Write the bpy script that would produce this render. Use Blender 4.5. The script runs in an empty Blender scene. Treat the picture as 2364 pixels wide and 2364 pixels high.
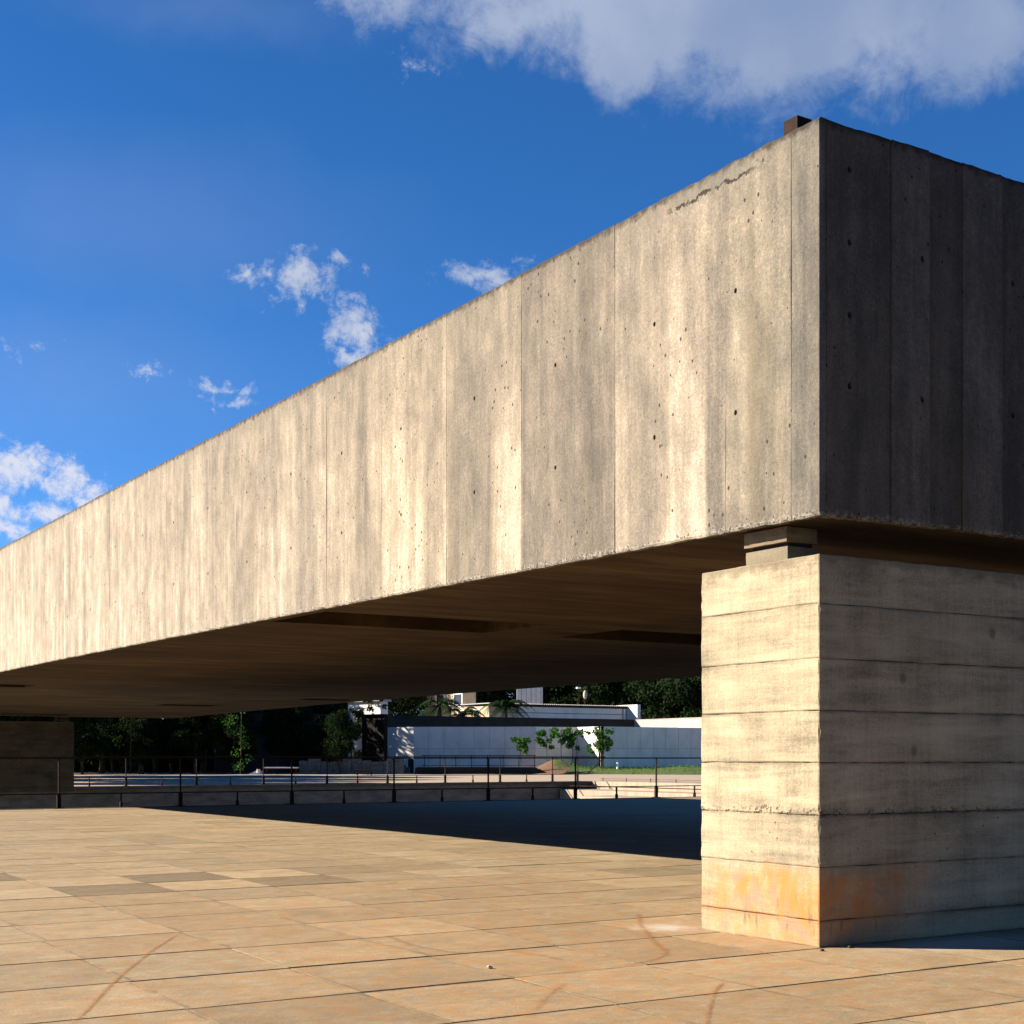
import bpy, bmesh, math, random
import numpy as np
from mathutils import Vector, Matrix, noise
R = random.Random(7)
scene = bpy.context.scene
C = scene.collection

# ---------------------------------------------------------------- camera
# World axes: +Y runs along the long concrete beam, +X across it. The near
# bottom corner of the pier stands at the origin.  Photo pixels are 2364 wide.
F, CX, HY = 3333.0, 1182.0, 1750.0
cs, sn = 0.84607, 0.53304
O = (1.62, 7.61)
CAM = Vector((-(O[0]*cs + O[1]*sn), -(-O[0]*sn + O[1]*cs), 1.0))
FWD = Vector((sn, cs, 0)); RGT = Vector((cs, -sn, 0))
def at(px, D, z=0.0):
    """world point standing D metres in front of the camera at photo column px"""
    p = CAM + FWD*D + RGT*((px-CX)/F*D)
    return Vector((p.x, p.y, z))
def hz(py, D):                      # height whose image row is py at distance D
    return 1.0 + (HY-py)/F*D
def gnd(px, py, z=0.0):             # point on the plane z seen at photo pixel
    return at(px, F*(1-z)/(py-HY), z)

cam_d = bpy.data.cameras.new('camera'); cam = bpy.data.objects.new('camera', cam_d)
C.objects.link(cam); scene.camera = cam
cam.location = CAM
cam.rotation_euler = (math.radians(90), 0, -math.atan2(sn, cs))
cam_d.sensor_width = 36; cam_d.lens = 36*F/2364
cam_d.shift_y = (HY-1182)/2364
cam_d.clip_end = 3000; cam_d.clip_start = 0.05

# ---------------------------------------------------------------- light
SUN_EL = math.radians(27.0)
TO_SUN_H = Vector((-0.786, 0.618, 0)).normalized()
to_sun = Vector((TO_SUN_H.x*math.cos(SUN_EL), TO_SUN_H.y*math.cos(SUN_EL), math.sin(SUN_EL)))
sl = bpy.data.lights.new('sun', 'SUN'); sl.energy = 5.0; sl.angle = math.radians(0.5)
sl.color = (1.0, 0.89, 0.74)
so = bpy.data.objects.new('sun', sl); C.objects.link(so)
so.rotation_euler = to_sun.to_track_quat('Z', 'Y').to_euler()
so.location = (-30, 20, 40)

scene.view_settings.view_transform = 'Standard'
scene.view_settings.look = 'None'
scene.view_settings.gamma = 1
scene.view_settings.use_curve_mapping = False
scene.view_settings.exposure = 1.8
scene.render.engine = 'CYCLES'
scene.cycles.max_bounces = 6
scene.cycles.diffuse_bounces = 2

# ---------------------------------------------------------------- node helper
class NT:
    def __init__(s, tree): s.t = tree; s.n = tree.nodes; s.l = tree.links
    def new(s, typ, **k):
        nd = s.n.new(typ)
        for a, b in k.items(): setattr(nd, a, b)
        return nd
    def put(s, sock, v):
        if v is None: return
        if isinstance(v, bpy.types.NodeSocket): s.l.new(v, sock)
        else: sock.default_value = v
    def m(s, op, a, b=None, c=None, clamp=False):
        nd = s.n.new('ShaderNodeMath'); nd.operation = op; nd.use_clamp = clamp
        s.put(nd.inputs[0], a); s.put(nd.inputs[1], b)
        if c is not None: s.put(nd.inputs[2], c)
        return nd.outputs[0]
    def vm(s, op, a, b=None):
        nd = s.n.new('ShaderNodeVectorMath'); nd.operation = op
        s.put(nd.inputs[0], a); s.put(nd.inputs[1], b)
        return nd.outputs['Value'] if op == 'DOT_PRODUCT' else nd.outputs[0]
    def sstep(s, x, a, b, lo=0.0, hi=1.0):
        nd = s.n.new('ShaderNodeMapRange'); nd.interpolation_type = 'SMOOTHSTEP'
        s.put(nd.inputs[0], x)
        for i, v in zip((1, 2, 3, 4), (a, b, lo, hi)): s.put(nd.inputs[i], v)
        return nd.outputs[0]
    def noise(s, vec, scale, detail=4, rough=0.55, dist=0.0):
        nd = s.n.new('ShaderNodeTexNoise')
        s.put(nd.inputs['Vector'], vec); nd.inputs['Scale'].default_value = scale
        nd.inputs['Detail'].default_value = detail; nd.inputs['Roughness'].default_value = rough
        nd.inputs['Distortion'].default_value = dist
        return nd.outputs[0]
    def voro(s, vec, scale, rnd=1.0):
        nd = s.n.new('ShaderNodeTexVoronoi')
        s.put(nd.inputs['Vector'], vec); nd.inputs['Scale'].default_value = scale
        nd.inputs['Randomness'].default_value = rnd
        return nd
    def scale(s, vec, v):
        return s.vm('MULTIPLY', vec, v)
    def mix(s, fac, a, b, typ='MIX'):
        nd = s.n.new('ShaderNodeMix'); nd.data_type = 'RGBA'; nd.blend_type = typ
        s.put(nd.inputs[0], fac)
        for i, v in ((6, a), (7, b)):
            if isinstance(v, tuple) and len(v) == 3: v = v + (1,)
            s.put(nd.inputs[i], v)
        return nd.outputs[2]
    def ramp(s, fac, stops, interp='LINEAR'):
        nd = s.n.new('ShaderNodeValToRGB'); cr = nd.color_ramp; cr.interpolation = interp
        while len(cr.elements) > 1: cr.elements.remove(cr.elements[-1])
        cr.elements[0].position = stops[0][0]; cr.elements[0].color = tup(stops[0][1])
        for p, col in stops[1:]:
            e = cr.elements.new(p); e.color = tup(col)
        s.put(nd.inputs[0], fac)
        return nd.outputs[0]
def tup(v):
    if isinstance(v, (int, float)): return (v, v, v, 1)
    return tuple(v) + (1,) if len(v) == 3 else v
def material(name, rough=0.9, spec=0.2):
    mt = bpy.data.materials.new(name); mt.use_nodes = True
    nt = NT(mt.node_tree); b = mt.node_tree.nodes['Principled BSDF']
    b.inputs['Roughness'].default_value = rough
    b.inputs['Specular IOR Level'].default_value = spec
    return mt, nt, b
def bump(nt, b, h, dist=0.004, strength=1.0):
    nd = nt.new('ShaderNodeBump'); nd.inputs['Distance'].default_value = dist
    nd.inputs['Strength'].default_value = strength
    nt.put(nd.inputs['Height'], h); nt.l.new(nd.outputs[0], b.inputs['Normal'])

# ---------------------------------------------------------------- sky
world = bpy.data.worlds.new('World'); scene.world = world; world.use_nodes = True
def build_sky():
    nt = NT(world.node_tree); nt.n.clear()
    out = nt.new('ShaderNodeOutputWorld'); bg = nt.new('ShaderNodeBackground')
    nt.l.new(bg.outputs[0], out.inputs[0]); bg.inputs[1].default_value = 0.05
    sky = nt.new('ShaderNodeTexSky'); sky.sky_type = 'NISHITA'; sky.sun_disc = False
    sky.sun_elevation = SUN_EL
    sky.sun_rotation = math.atan2(TO_SUN_H.x, TO_SUN_H.y)
    sky.altitude = 2000; sky.air_density = 0.80; sky.dust_density = 0.3; sky.ozone_density = 4.0
    hsv = nt.new('ShaderNodeHueSaturation'); hsv.inputs['Saturation'].default_value = 1.22
    hsv.inputs['Value'].default_value = 0.98
    nt.l.new(nt.mix(1.0, sky.outputs[0], (1.0, .97, 1.02), 'MULTIPLY'), hsv.inputs['Color'])
    tc = nt.new('ShaderNodeTexCoord'); d = tc.outputs['Generated']
    f = nt.vm('DOT_PRODUCT', d, tuple(FWD)); r = nt.vm('DOT_PRODUCT', d, tuple(RGT))
    z = nt.vm('DOT_PRODUCT', d, (0, 0, 1))
    az = nt.m('ARCTAN2', r, f); el = nt.m('ARCSINE', z)
    # warp the outlines with noise
    n1 = nt.m('SUBTRACT', nt.noise(d, 16, 6, 0.6), 0.5)
    n2 = nt.m('SUBTRACT', nt.noise(nt.vm('ADD', d, (5.2, 1.3, 8.1)), 16, 6, 0.6), 0.5)
    azw = nt.m('MULTIPLY_ADD', n1, 0.055, az); elw = nt.m('MULTIPLY_ADD', n2, 0.055, el)
    fb = nt.m('SUBTRACT', nt.noise(d, 30, 9, 0.68, 0.5), 0.5)
    fine = nt.m('SUBTRACT', nt.noise(d, 85, 8, 0.72, 0.3), 0.5)
    G = 2724.0
    def field(blobs):
        acc = None
        for (u, v, ru, rv, wgt) in blobs:
            a = math.atan((u-966)/G); e = math.atan((1430-v)/G*math.cos(a))
            da = nt.m('MULTIPLY', nt.m('SUBTRACT', azw, a), G/ru)
            de = nt.m('MULTIPLY', nt.m('SUBTRACT', elw, e), G/rv)
            q = nt.m('SQRT', nt.m('ADD', nt.m('MULTIPLY', da, da), nt.m('MULTIPLY', de, de)))
            q = nt.m('MULTIPLY', nt.m('SUBTRACT', 1.0, q), wgt)
            acc = q if acc is None else nt.m('MAXIMUM', acc, q)
        return acc
    big = field([(1560, -105, 640, 262, 1.1), (1260, -10, 330, 155, 1.0), (1180, 90, 120, 90, .9),
                 (1500, 72, 260, 98, .9), (1850, 60, 190, 120, .75), (960, 10, 190, 95, .55),
                 (700, -20, 170, 60, .35)])
    small = field([(572, 545, 75, 50, .8), (505, 527, 90, 18, .55), (645, 490, 60, 16, .35),
                   (685, 622, 85, 60, .95), (625, 640, 40, 38, .7), (650, 680, 60, 24, .8), (560, 602, 20, 30, .5),
                   (905, 512, 95, 36, .8), (945, 530, 60, 35, .7), (990, 484, 40, 12, .35),
                   (30, 655, 90, 30, .5), (300, 693, 60, 24, .38), (425, 722, 65, 18, .42), (425, 754, 70, 16, .48),
                   (10, 835, 70, 24, .4), (30, 885, 150, 58, 1.0), (110, 905, 110, 52, 1.0), (150, 930, 80, 32, .8),
                   (60, 965, 190, 45, .75), (20, 1005, 150, 25, .7), (785, 122, 34, 16, .2)])
    wide = field([(250, 420, 620, 170, .5), (420, 20, 420, 70, .45), (100, 700, 500, 200, .5)])
    c_big = nt.sstep(nt.m('ADD', nt.m('MULTIPLY_ADD', fb, 0.75, big), nt.m('MULTIPLY', fine, .35)), -0.06, 0.50)
    c_small = nt.sstep(nt.m('ADD', nt.m('MULTIPLY_ADD', fb, 2.3, small), nt.m('MULTIPLY', fine, 1.9)), 0.10, .98)
    c_wide = nt.m('MULTIPLY', nt.sstep(nt.m('MULTIPLY_ADD', n1, .3, wide), -.1, .6), 0.08)
    # the sky goes on with scattered cloud outside the frame
    away = nt.m('MAXIMUM', nt.sstep(nt.m('ABSOLUTE', az), 0.45, 0.8), nt.sstep(el, .55, .8))
    gen = nt.m('MULTIPLY', nt.sstep(nt.m('MULTIPLY_ADD', nt.noise(d, 3.2, 8, .6, .3), 1.0, nt.m('MULTIPLY', fb, .25)), .60, .80), away)
    cov = nt.m('MAXIMUM', nt.m('MAXIMUM', nt.m('MULTIPLY', c_big, .80), nt.m('MULTIPLY', c_small, .88)),
               nt.m('MAXIMUM', c_wide, nt.m('MULTIPLY', gen, .7)), clamp=True)
    shade = nt.sstep(nt.m('MULTIPLY_ADD', nt.noise(d, 9, 5, .5), .8, nt.m('MULTIPLY', az, -.9)), .1, .7)
    ccol = nt.mix(shade, (1.7, 2.2, 3.3), (3.8, 4.1, 4.7))
    lowc = nt.mix(nt.sstep(el, .12, .36), (4.8, 4.8, 5.2), ccol)
    nt.l.new(nt.mix(cov, hsv.outputs[0], lowc), bg.inputs[0])
build_sky()

# ---------------------------------------------------------------- materials
def P(nt): return nt.new('ShaderNodeNewGeometry').outputs['Position']
def sep(nt, v):
    nd = nt.new('ShaderNodeSeparateXYZ'); nt.put(nd.inputs[0], v); return nd.outputs
def oinfo(nt): return nt.new('ShaderNodeObjectInfo').outputs

def mat_beam():
    mt, nt, b = material('beam_concrete', 0.92, 0.15)
    p = P(nt); X, Y, Z = sep(nt, p)
    u = nt.m('ADD', X, Y)
    # vertical streaks left by formwork and rain
    st = nt.noise(nt.scale(p, (5.0, 5.0, .42)), 1.0, 6, .6, .35)
    st2 = nt.noise(nt.scale(p, (22, 22, 1.2)), 1.0, 4, .6)
    cl = nt.noise(nt.scale(p, (1.3, 1.3, .8)), 1.0, 3, .5)
    gr = nt.noise(p, 48, 6, .85)
    prof = nt.ramp(nt.m('DIVIDE', Y, 10.0), [(0, .34), (.020, .36), (.022, .50), (.045, .40), (.055, .55), (.074, .42),
        (.076, .30), (.091, .30), (.0925, .74), (.125, .78), (.131, .50), (.175, .52), (.181, .66), (.183, .36), (.23, .33), (.27, .40),
        (.290, .36), (.2915, .82), (.315, .80), (.335, .42), (.39, .36), (.397, .42), (.3985, .74), (.42, .5), (.44, .72), (.50, .74), (.53, .46),
        (.60, .60), (.66, .46), (.72, .66), (.80, .5), (1.0, .56)])
    low = nt.sstep(nt.m('MULTIPLY_ADD', cl, 1.6, nt.m('MULTIPLY', Z, -1.0)), -3.2, -2.0)
    prof = nt.m('ADD', .44, nt.m('MULTIPLY', nt.m('SUBTRACT', prof, .44), nt.m('MULTIPLY_ADD', low, .75, .42)))
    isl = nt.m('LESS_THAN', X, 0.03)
    prof = nt.m('ADD', nt.m('MULTIPLY', prof, isl), nt.m('MULTIPLY', nt.m('SUBTRACT', 1.0, isl), .22))  # end face toned darker, its shade put into the colour
    mo = nt.noise(nt.scale(p, (1, 1, .6)), 5.5, 7, .74)
    v = nt.m('ADD', prof, nt.m('MULTIPLY', nt.m('SUBTRACT', st, .5), .95))
    v = nt.m('ADD', v, nt.m('MULTIPLY', nt.m('SUBTRACT', mo, .5), 1.05))
    v = nt.m('ADD', v, nt.m('MULTIPLY', nt.m('SUBTRACT', st2, .5), .30))
    v = nt.m('ADD', v, nt.m('MULTIPLY', nt.m('SUBTRACT', cl, .5), .35))
    v = nt.m('ADD', v, nt.m('MULTIPLY', nt.m('SUBTRACT', gr, .5), 1.25))
    v = nt.m('ADD', v, nt.sstep(Y, 3.5, 14, 0.02, .20))
    v = nt.m('ADD', v, nt.m('MULTIPLY', nt.m('SUBTRACT', nt.noise(p, 170, 1, .5), .5), .55))
    col = nt.ramp(v, [(0, (.135, .120, .095)), (.25, (.205, .180, .140)), (.5, (.315, .268, .198)), (.75, (.47, .39, .272)), (1, (.69, .61, .45))])
    # yellow-green damp streaks in a few places
    ys = nt.sstep(nt.noise(nt.scale(p, (3, 3, .25)), 1.0, 3, .5), .60, .74)
    col = nt.mix(nt.m('MULTIPLY', ys, .35), col, (.26, .20, .105))
    tint = oinfo(nt)['Color']
    col = nt.mix(1.0, col, tint, 'MULTIPLY')
    # dark growth along the arris at the top
    e1 = nt.m('MULTIPLY_ADD', nt.noise(p, 14, 5, .65), .16, nt.m('SUBTRACT', Z, 4.385))
    top = nt.m('MULTIPLY', nt.sstep(e1, .022, .075), .85)
    wash = nt.m('MULTIPLY', nt.sstep(nt.m('MULTIPLY_ADD', st, .9, nt.m('SUBTRACT', Z, 4.6)), .02, .35), .30)
    col = nt.mix(wash, col, (.13, .118, .095))
    col = nt.mix(top, col, (.050, .036, .024))
    # spalled bottom arris
    zb = nt.m('SUBTRACT', Z, nt.m('MULTIPLY_ADD', nt.m('SINE', nt.m('MULTIPLY', Y, math.pi/40)), .11, 2.28))
    e2 = nt.sstep(nt.m('MULTIPLY_ADD', nt.noise(p, 26, 5, .7), -.16, zb), -.035, -.075)
    vsp = nt.voro(p, 62); sp = nt.m('MULTIPLY', nt.sstep(vsp.outputs['Distance'], .55, .25), nt.m('GREATER_THAN', nt.m('MULTIPLY_ADD', nt.noise(p, 20, 4, .7), .8, nt.m('MULTIPLY', sep(nt, vsp.outputs['Color'])[0], .5)), .66))
    col = nt.mix(nt.m('MULTIPLY', e2, nt.sstep(nt.noise(p, 30, 4, .8), .42, .58, 0, .55)), col, (.66, .60, .48))
    col = nt.mix(nt.m('MULTIPLY', nt.m('MULTIPLY', e2, sp), .85), col, (.07, .062, .05))
    # air holes
    vo = nt.voro(nt.scale(p, (1, 1, .75)), 17); dens = nt.noise(p, 1.4, 3, .6)
    rad = nt.sstep(dens, .36, .62, .035, .15)
    sel = nt.m('GREATER_THAN', sep(nt, vo.outputs['Color'])[0], .62)
    hole = nt.m('MULTIPLY', nt.m('LESS_THAN', vo.outputs['Distance'], nt.m('MULTIPLY', rad, 1.1)), sel)
    col = nt.mix(nt.m('MULTIPLY', hole, .85), col, (.04, .034, .026))
    # crack with a patched strip under the top edge near the corner
    wob = nt.m('MULTIPLY', nt.m('SUBTRACT', nt.noise(p, 9, 6, .7), .5), .16)
    cz = nt.m('SUBTRACT', Z, nt.m('ADD', 4.285, wob))
    zone = nt.m('MULTIPLY', nt.m('MULTIPLY', nt.sstep(Y, .42, .62), nt.sstep(Y, 1.30, 1.22)), isl)
    cr = nt.m('MULTIPLY', nt.sstep(nt.m('ABSOLUTE', cz), .014, .004), nt.m('MULTIPLY', zone, nt.sstep(nt.noise(p, 12, 2, .5), .40, .50)))
    pat = nt.m('MULTIPLY', nt.m('MULTIPLY', nt.sstep(cz, 0.0, .01), nt.sstep(nt.m('SUBTRACT', Z, 4.385), -.01, -.03)), nt.m('MULTIPLY', zone, .5))
    col = nt.mix(pat, col, (.215, .20, .155))
    col = nt.mix(nt.m('MULTIPLY', cr, .9), col, (.025, .02, .015))
    col = nt.mix(1.0, col, (.47, .48, .525), 'MULTIPLY')
    nt.l.new(col, b.inputs['Base Color'])
    h = nt.m('ADD', nt.m('MULTIPLY', gr, .45), nt.m('MULTIPLY', st2, .5))
    h = nt.m('SUBTRACT', h, nt.m('MULTIPLY', hole, .8)); h = nt.m('SUBTRACT', h, nt.m('MULTIPLY', cr, 1.5))
    h = nt.m('SUBTRACT', h, nt.m('MULTIPLY', nt.m('MULTIPLY', e2, sp), 1.4))
    bump(nt, b, h, .006, .75)
    return mt

def mat_soffit():
    mt, nt, b = material('soffit_concrete', 0.9, 0.15)
    p = P(nt)
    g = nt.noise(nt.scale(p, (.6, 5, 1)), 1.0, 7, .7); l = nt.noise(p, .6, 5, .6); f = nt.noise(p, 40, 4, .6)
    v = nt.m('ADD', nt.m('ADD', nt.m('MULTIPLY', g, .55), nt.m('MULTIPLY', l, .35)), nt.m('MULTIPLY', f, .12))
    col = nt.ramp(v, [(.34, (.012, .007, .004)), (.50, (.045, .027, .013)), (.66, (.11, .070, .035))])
    nt.l.new(col, b.inputs['Base Color'])
    bump(nt, b, nt.m('ADD', g, nt.m('MULTIPLY', f, .3)), .01, .8)
    return mt

JOINTS = [(0, 0)]
for _z in (.138, .422, .697, .976, 1.252, 1.529, 1.818):
    JOINTS += [((_z-.022)/2.2, 0), ((_z-.002)/2.2, .9), ((_z+.002)/2.2, .9), ((_z+.012)/2.2, 0)]
JOINTS = JOINTS[:29]
def mat_pier():
    mt, nt, b = material('pier_concrete', 0.92, 0.15)
    p = P(nt); X, Y, Z = sep(nt, p)
    gx = nt.noise(nt.scale(p, (1.6, 1.6, 11)), 1.0, 6, .6, .4)
    gf = nt.noise(nt.scale(p, (4, 4, 75)), 1.0, 4, .6, .6)
    vs = nt.noise(nt.scale(p, (34, 34, 2.2)), 1.0, 4, .6)
    cl = nt.noise(p, 2.3, 4, .55); gr = nt.noise(p, 60, 6, .85)
    v = nt.m('ADD', .58, nt.m('MULTIPLY', nt.m('SUBTRACT', gx, .5), 1.0))
    for s_, w_ in ((gf, .22), (vs, .35), (cl, .95), (gr, .9)):
        v = nt.m('ADD', v, nt.m('MULTIPLY', nt.m('SUBTRACT', s_, .5), w_))
    v = nt.m('ADD', v, nt.m('MULTIPLY', nt.m('SUBTRACT', nt.noise(p, 180, 1, .5), .5), .45))
    col = nt.ramp(v, [(0, (.14, .118, .088)), (.3, (.26, .22, .16)), (.55, (.42, .35, .245)), (.8, (.55, .465, .325)), (1, (.62, .54, .39))])
    col = nt.mix(1.0, col, oinfo(nt)['Color'], 'MULTIPLY')
    # dirt gathered along the board joints
    jr = nt.ramp(nt.m('DIVIDE', nt.m('MULTIPLY_ADD', nt.m('SUBTRACT', gx, .5), .012, Z), 2.2), JOINTS)
    jm = nt.m('MULTIPLY', jr, nt.sstep(nt.noise(nt.scale(p, (1.5, 1.5, 4)), 1.0, 4, .6), .38, .62, .25, 1))
    col = nt.mix(nt.m('MULTIPLY', jm, .8), col, (.10, .08, .055))
    # knots pressed into the concrete by the boards
    kv = nt.voro(nt.scale(p, (1, 1, .8)), 3.4)
    kn = nt.m('MULTIPLY', nt.sstep(nt.m('ADD', kv.outputs['Distance'], nt.m('MULTIPLY', gr, .09)), .17, .10), nt.m('GREATER_THAN', sep(nt, kv.outputs['Color'])[1], .42))
    kn = nt.m('MULTIPLY', kn, nt.sstep(Z, .5, .7))
    col = nt.mix(nt.m('MULTIPLY', kn, .72), col, (.17, .145, .11))
    # darker ragged band at the top
    tp = nt.sstep(nt.m('MULTIPLY_ADD', nt.noise(p, 11, 5, .6), .20, nt.m('SUBTRACT', Z, 2.08)), .02, .09)
    col = nt.mix(nt.m('MULTIPLY', tp, .55), col, (.15, .12, .085))
    # rust-orange splash stain near the ground at the corner
    cor = nt.m('MULTIPLY', nt.sstep(X, 1.15, .15), nt.sstep(Y, 1.25, .55))
    dist = nt.m('MULTIPLY', nt.sstep(nt.m('MULTIPLY_ADD', cl, .22, Z), .56, .46), nt.m('MULTIPLY_ADD', nt.sstep(Z, 0.02, .22), .30, .70))
    on = nt.noise(nt.scale(p, (1, 1, .6)), 6.0, 5, .6)
    om = nt.m('MULTIPLY', nt.m('MULTIPLY', cor, dist), nt.sstep(on, .38, .58, .45, 1.0))
    col = nt.mix(nt.m('MULTIPLY', om, .88), col, (.62, .235, .055))
    gm = nt.m('MULTIPLY', nt.m('MULTIPLY', cor, nt.sstep(Z, .52, .42)), nt.sstep(nt.noise(p, 6.5, 7, .75), .49, .60))
    col = nt.mix(nt.m('MULTIPLY', gm, .7), col, (.30, .255, .19))
    # dark runs in the bottom joint
    dk = nt.m('MULTIPLY', nt.sstep(nt.noise(nt.scale(p, (20, 20, 5)), 1.0, 5, .6), .60, .66), nt.m('MULTIPLY', cor, nt.m('MULTIPLY', nt.sstep(Z, .28, .2), nt.sstep(Z, .03, .1))))
    col = nt.mix(nt.m('MULTIPLY', dk, .5), col, (.12, .11, .09))
    # honeycomb under the sixth course
    jz = nt.m('SUBTRACT', Z, .697)
    hc = nt.m('MULTIPLY', nt.m('MULTIPLY', nt.sstep(jz, -.012, 0.0), nt.sstep(nt.m('MULTIPLY_ADD', nt.noise(nt.scale(p, (3, 3, 1)), 1.3, 4, .6), -.09, jz), .0, -.03)), nt.m('MULTIPLY', nt.sstep(nt.voro(p, 55).outputs['Distance'], .6, .3), nt.sstep(nt.noise(p, 16, 5, .75), .42, .56)))
    col = nt.mix(nt.m('MULTIPLY', hc, .65), col, (.085, .07, .05))
    vo = nt.voro(p, 21); sel = nt.m('GREATER_THAN', sep(nt, vo.outputs['Color'])[0], .55)
    den = nt.m('MAXIMUM', nt.m('MULTIPLY', nt.sstep(Z, .70, .66), nt.sstep(Z, .36, .55)), nt.m('MULTIPLY', nt.sstep(nt.noise(p, 1.7, 2), .5, .65), .5))
    hole = nt.m('MULTIPLY', nt.m('LESS_THAN', vo.outputs['Distance'], nt.m('MULTIPLY', den, .13)), sel)
    col = nt.mix(nt.m('MULTIPLY', hole, .75), col, (.05, .035, .022))
    col = nt.mix(1.0, col, (.59, .595, .58), 'MULTIPLY')
    nt.l.new(col, b.inputs['Base Color'])
    h = nt.m('ADD', nt.m('MULTIPLY', gf, .5), nt.m('ADD', nt.m('MULTIPLY', vs, .25), nt.m('MULTIPLY', gr, .35)))
    h = nt.m('SUBTRACT', h, nt.m('ADD', hole, nt.m('MULTIPLY', hc, 1.6)))
    bump(nt, b, h, .005, .8)
    return mt

def mat_slab():
    mt, nt, b = material('paving_slab_stone', 0.85, 0.2)
    p = P(nt); oi = oinfo(nt); X, Y, Z = sep(nt, p)
    off = nt.m('MULTIPLY', oi['Random'], 37.0)
    cmb = nt.new('ShaderNodeCombineXYZ'); nt.put(cmb.inputs[2], off)
    q = nt.vm('ADD', nt.scale(p, (1.0, 1.35, 1)), cmb.outputs[0])
    a = nt.noise(q, 3.6, 8, .72, .3); a2 = nt.noise(q, 14, 6, .7, .2); g = nt.noise(p, 70, 6, .85)
    l = nt.noise(p, .35, 3)
    v = nt.m('ADD', nt.m('MULTIPLY', nt.m('SUBTRACT', a, .5), .9), nt.m('MULTIPLY', nt.m('SUBTRACT', a2, .5), .6))
    v = nt.m('ADD', nt.m('ADD', v, .5), nt.m('MULTIPLY', nt.m('SUBTRACT', g, .5), 1.15))
    v = nt.m('ADD', v, nt.m('MULTIPLY', nt.m('SUBTRACT', oi['Random'], .5), .10))
    v = nt.m('ADD', v, nt.m('MULTIPLY', nt.m('SUBTRACT', l, .5), .3))
    v = nt.m('ADD', v, nt.m('MULTIPLY', nt.m('SUBTRACT', nt.noise(p, 150, 1, .5), .5), .8))
    col = nt.ramp(v, [(.05, (.20, .165, .115)), (.4, (.39, .31, .205)), (.6, (.49, .40, .27)), (.95, (.70, .62, .47))])
    # rust blooms, stronger near the pier
    dx = nt.m('SUBTRACT', X, -.9); dy = nt.m('SUBTRACT', Y, 1.0)
    near = nt.m('SQRT', nt.m('ADD', nt.m('MULTIPLY', dx, dx), nt.m('MULTIPLY', nt.m('MULTIPLY', dy, dy), .6)))
    thr = nt.sstep(near, .3, 6.0, .455, .54)
    rn = nt.noise(nt.scale(p, (1, 1.15, 1)), 6.0, 9, .86, .2)
    ru = nt.sstep(nt.m('SUBTRACT', rn, thr), -.02, .12)
    col = nt.mix(nt.m('MULTIPLY', ru, .62), col, (.54, .29, .11))
    gy = nt.sstep(nt.noise(nt.scale(p, (1, 1.3, 1)), 3.4, 8, .72, .4), .53, .68)
    col = nt.mix(nt.m('MULTIPLY', gy, .42), col, (.30, .265, .215))
    # pale lime bloom at the foot of the pier
    ex = nt.m('SUBTRACT', X, -.12); ey = nt.m('SUBTRACT', Y, 1.15)
    ld = nt.m('SQRT', nt.m('ADD', nt.m('MULTIPLY', nt.m('MULTIPLY', ex, ex), 3.2), nt.m('MULTIPLY', nt.m('MULTIPLY', ey, ey), 3.0)))
    lm = nt.sstep(nt.m('MULTIPLY_ADD', a2, .9, ld), .95, .45)
    fx = nt.m('SUBTRACT', X, .9); fy = nt.m('SUBTRACT', Y, -.30)
    ld2 = nt.m('SQRT', nt.m('ADD', nt.m('MULTIPLY', nt.m('MULTIPLY', fx, fx), .5), nt.m('MULTIPLY', nt.m('MULTIPLY', fy, fy), 6.0)))
    lm = nt.m('MAXIMUM', lm, nt.m('MULTIPLY', nt.sstep(nt.m('MULTIPLY_ADD', a2, .9, ld2), 1.25, .55), .75))
    col = nt.mix(nt.m('MULTIPLY', lm, .8), col, (.74, .70, .68))
    oc = nt.new('ShaderNodeTexCoord').outputs['Object']; ox, oy, oz = sep(nt, oc)
    en = nt.noise(p, 7, 7, .78)
    ed = nt.m('MAXIMUM', nt.m('SUBTRACT', nt.m('ABSOLUTE', ox), .383), nt.m('SUBTRACT', nt.m('ABSOLUTE', oy), .412))
    em = nt.m('MULTIPLY', nt.sstep(nt.m('MULTIPLY_ADD', nt.m('SUBTRACT', en, .5), .12, ed), -.022, .004), oi['Alpha'])
    col = nt.mix(nt.m('MULTIPLY', em, .62), col, (.20, .155, .105))
    blot = nt.sstep(nt.noise(p, 1.1, 6, .7, .6), .54, .66)
    col = nt.mix(nt.m('MULTIPLY', blot, .28), col, (.27, .215, .15))
    col = nt.mix(1.0, col, oi['Color'], 'MULTIPLY')
    sp = nt.voro(p, 26); s2 = nt.m('MULTIPLY', nt.m('LESS_THAN', sp.outputs['Distance'], .07), nt.m('GREATER_THAN', sep(nt, sp.outputs['Color'])[0], .93))
    col = nt.mix(nt.m('MULTIPLY', s2, .7), col, (.05, .04, .03))
    col = nt.mix(1.0, col, (.505, .468, .405), 'MULTIPLY')
    nt.l.new(col, b.inputs['Base Color'])
    bump(nt, b, nt.m('ADD', nt.m('MULTIPLY', g, .5), nt.m('MULTIPLY', a2, .6)), .004, .6)
    return mt

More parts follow.
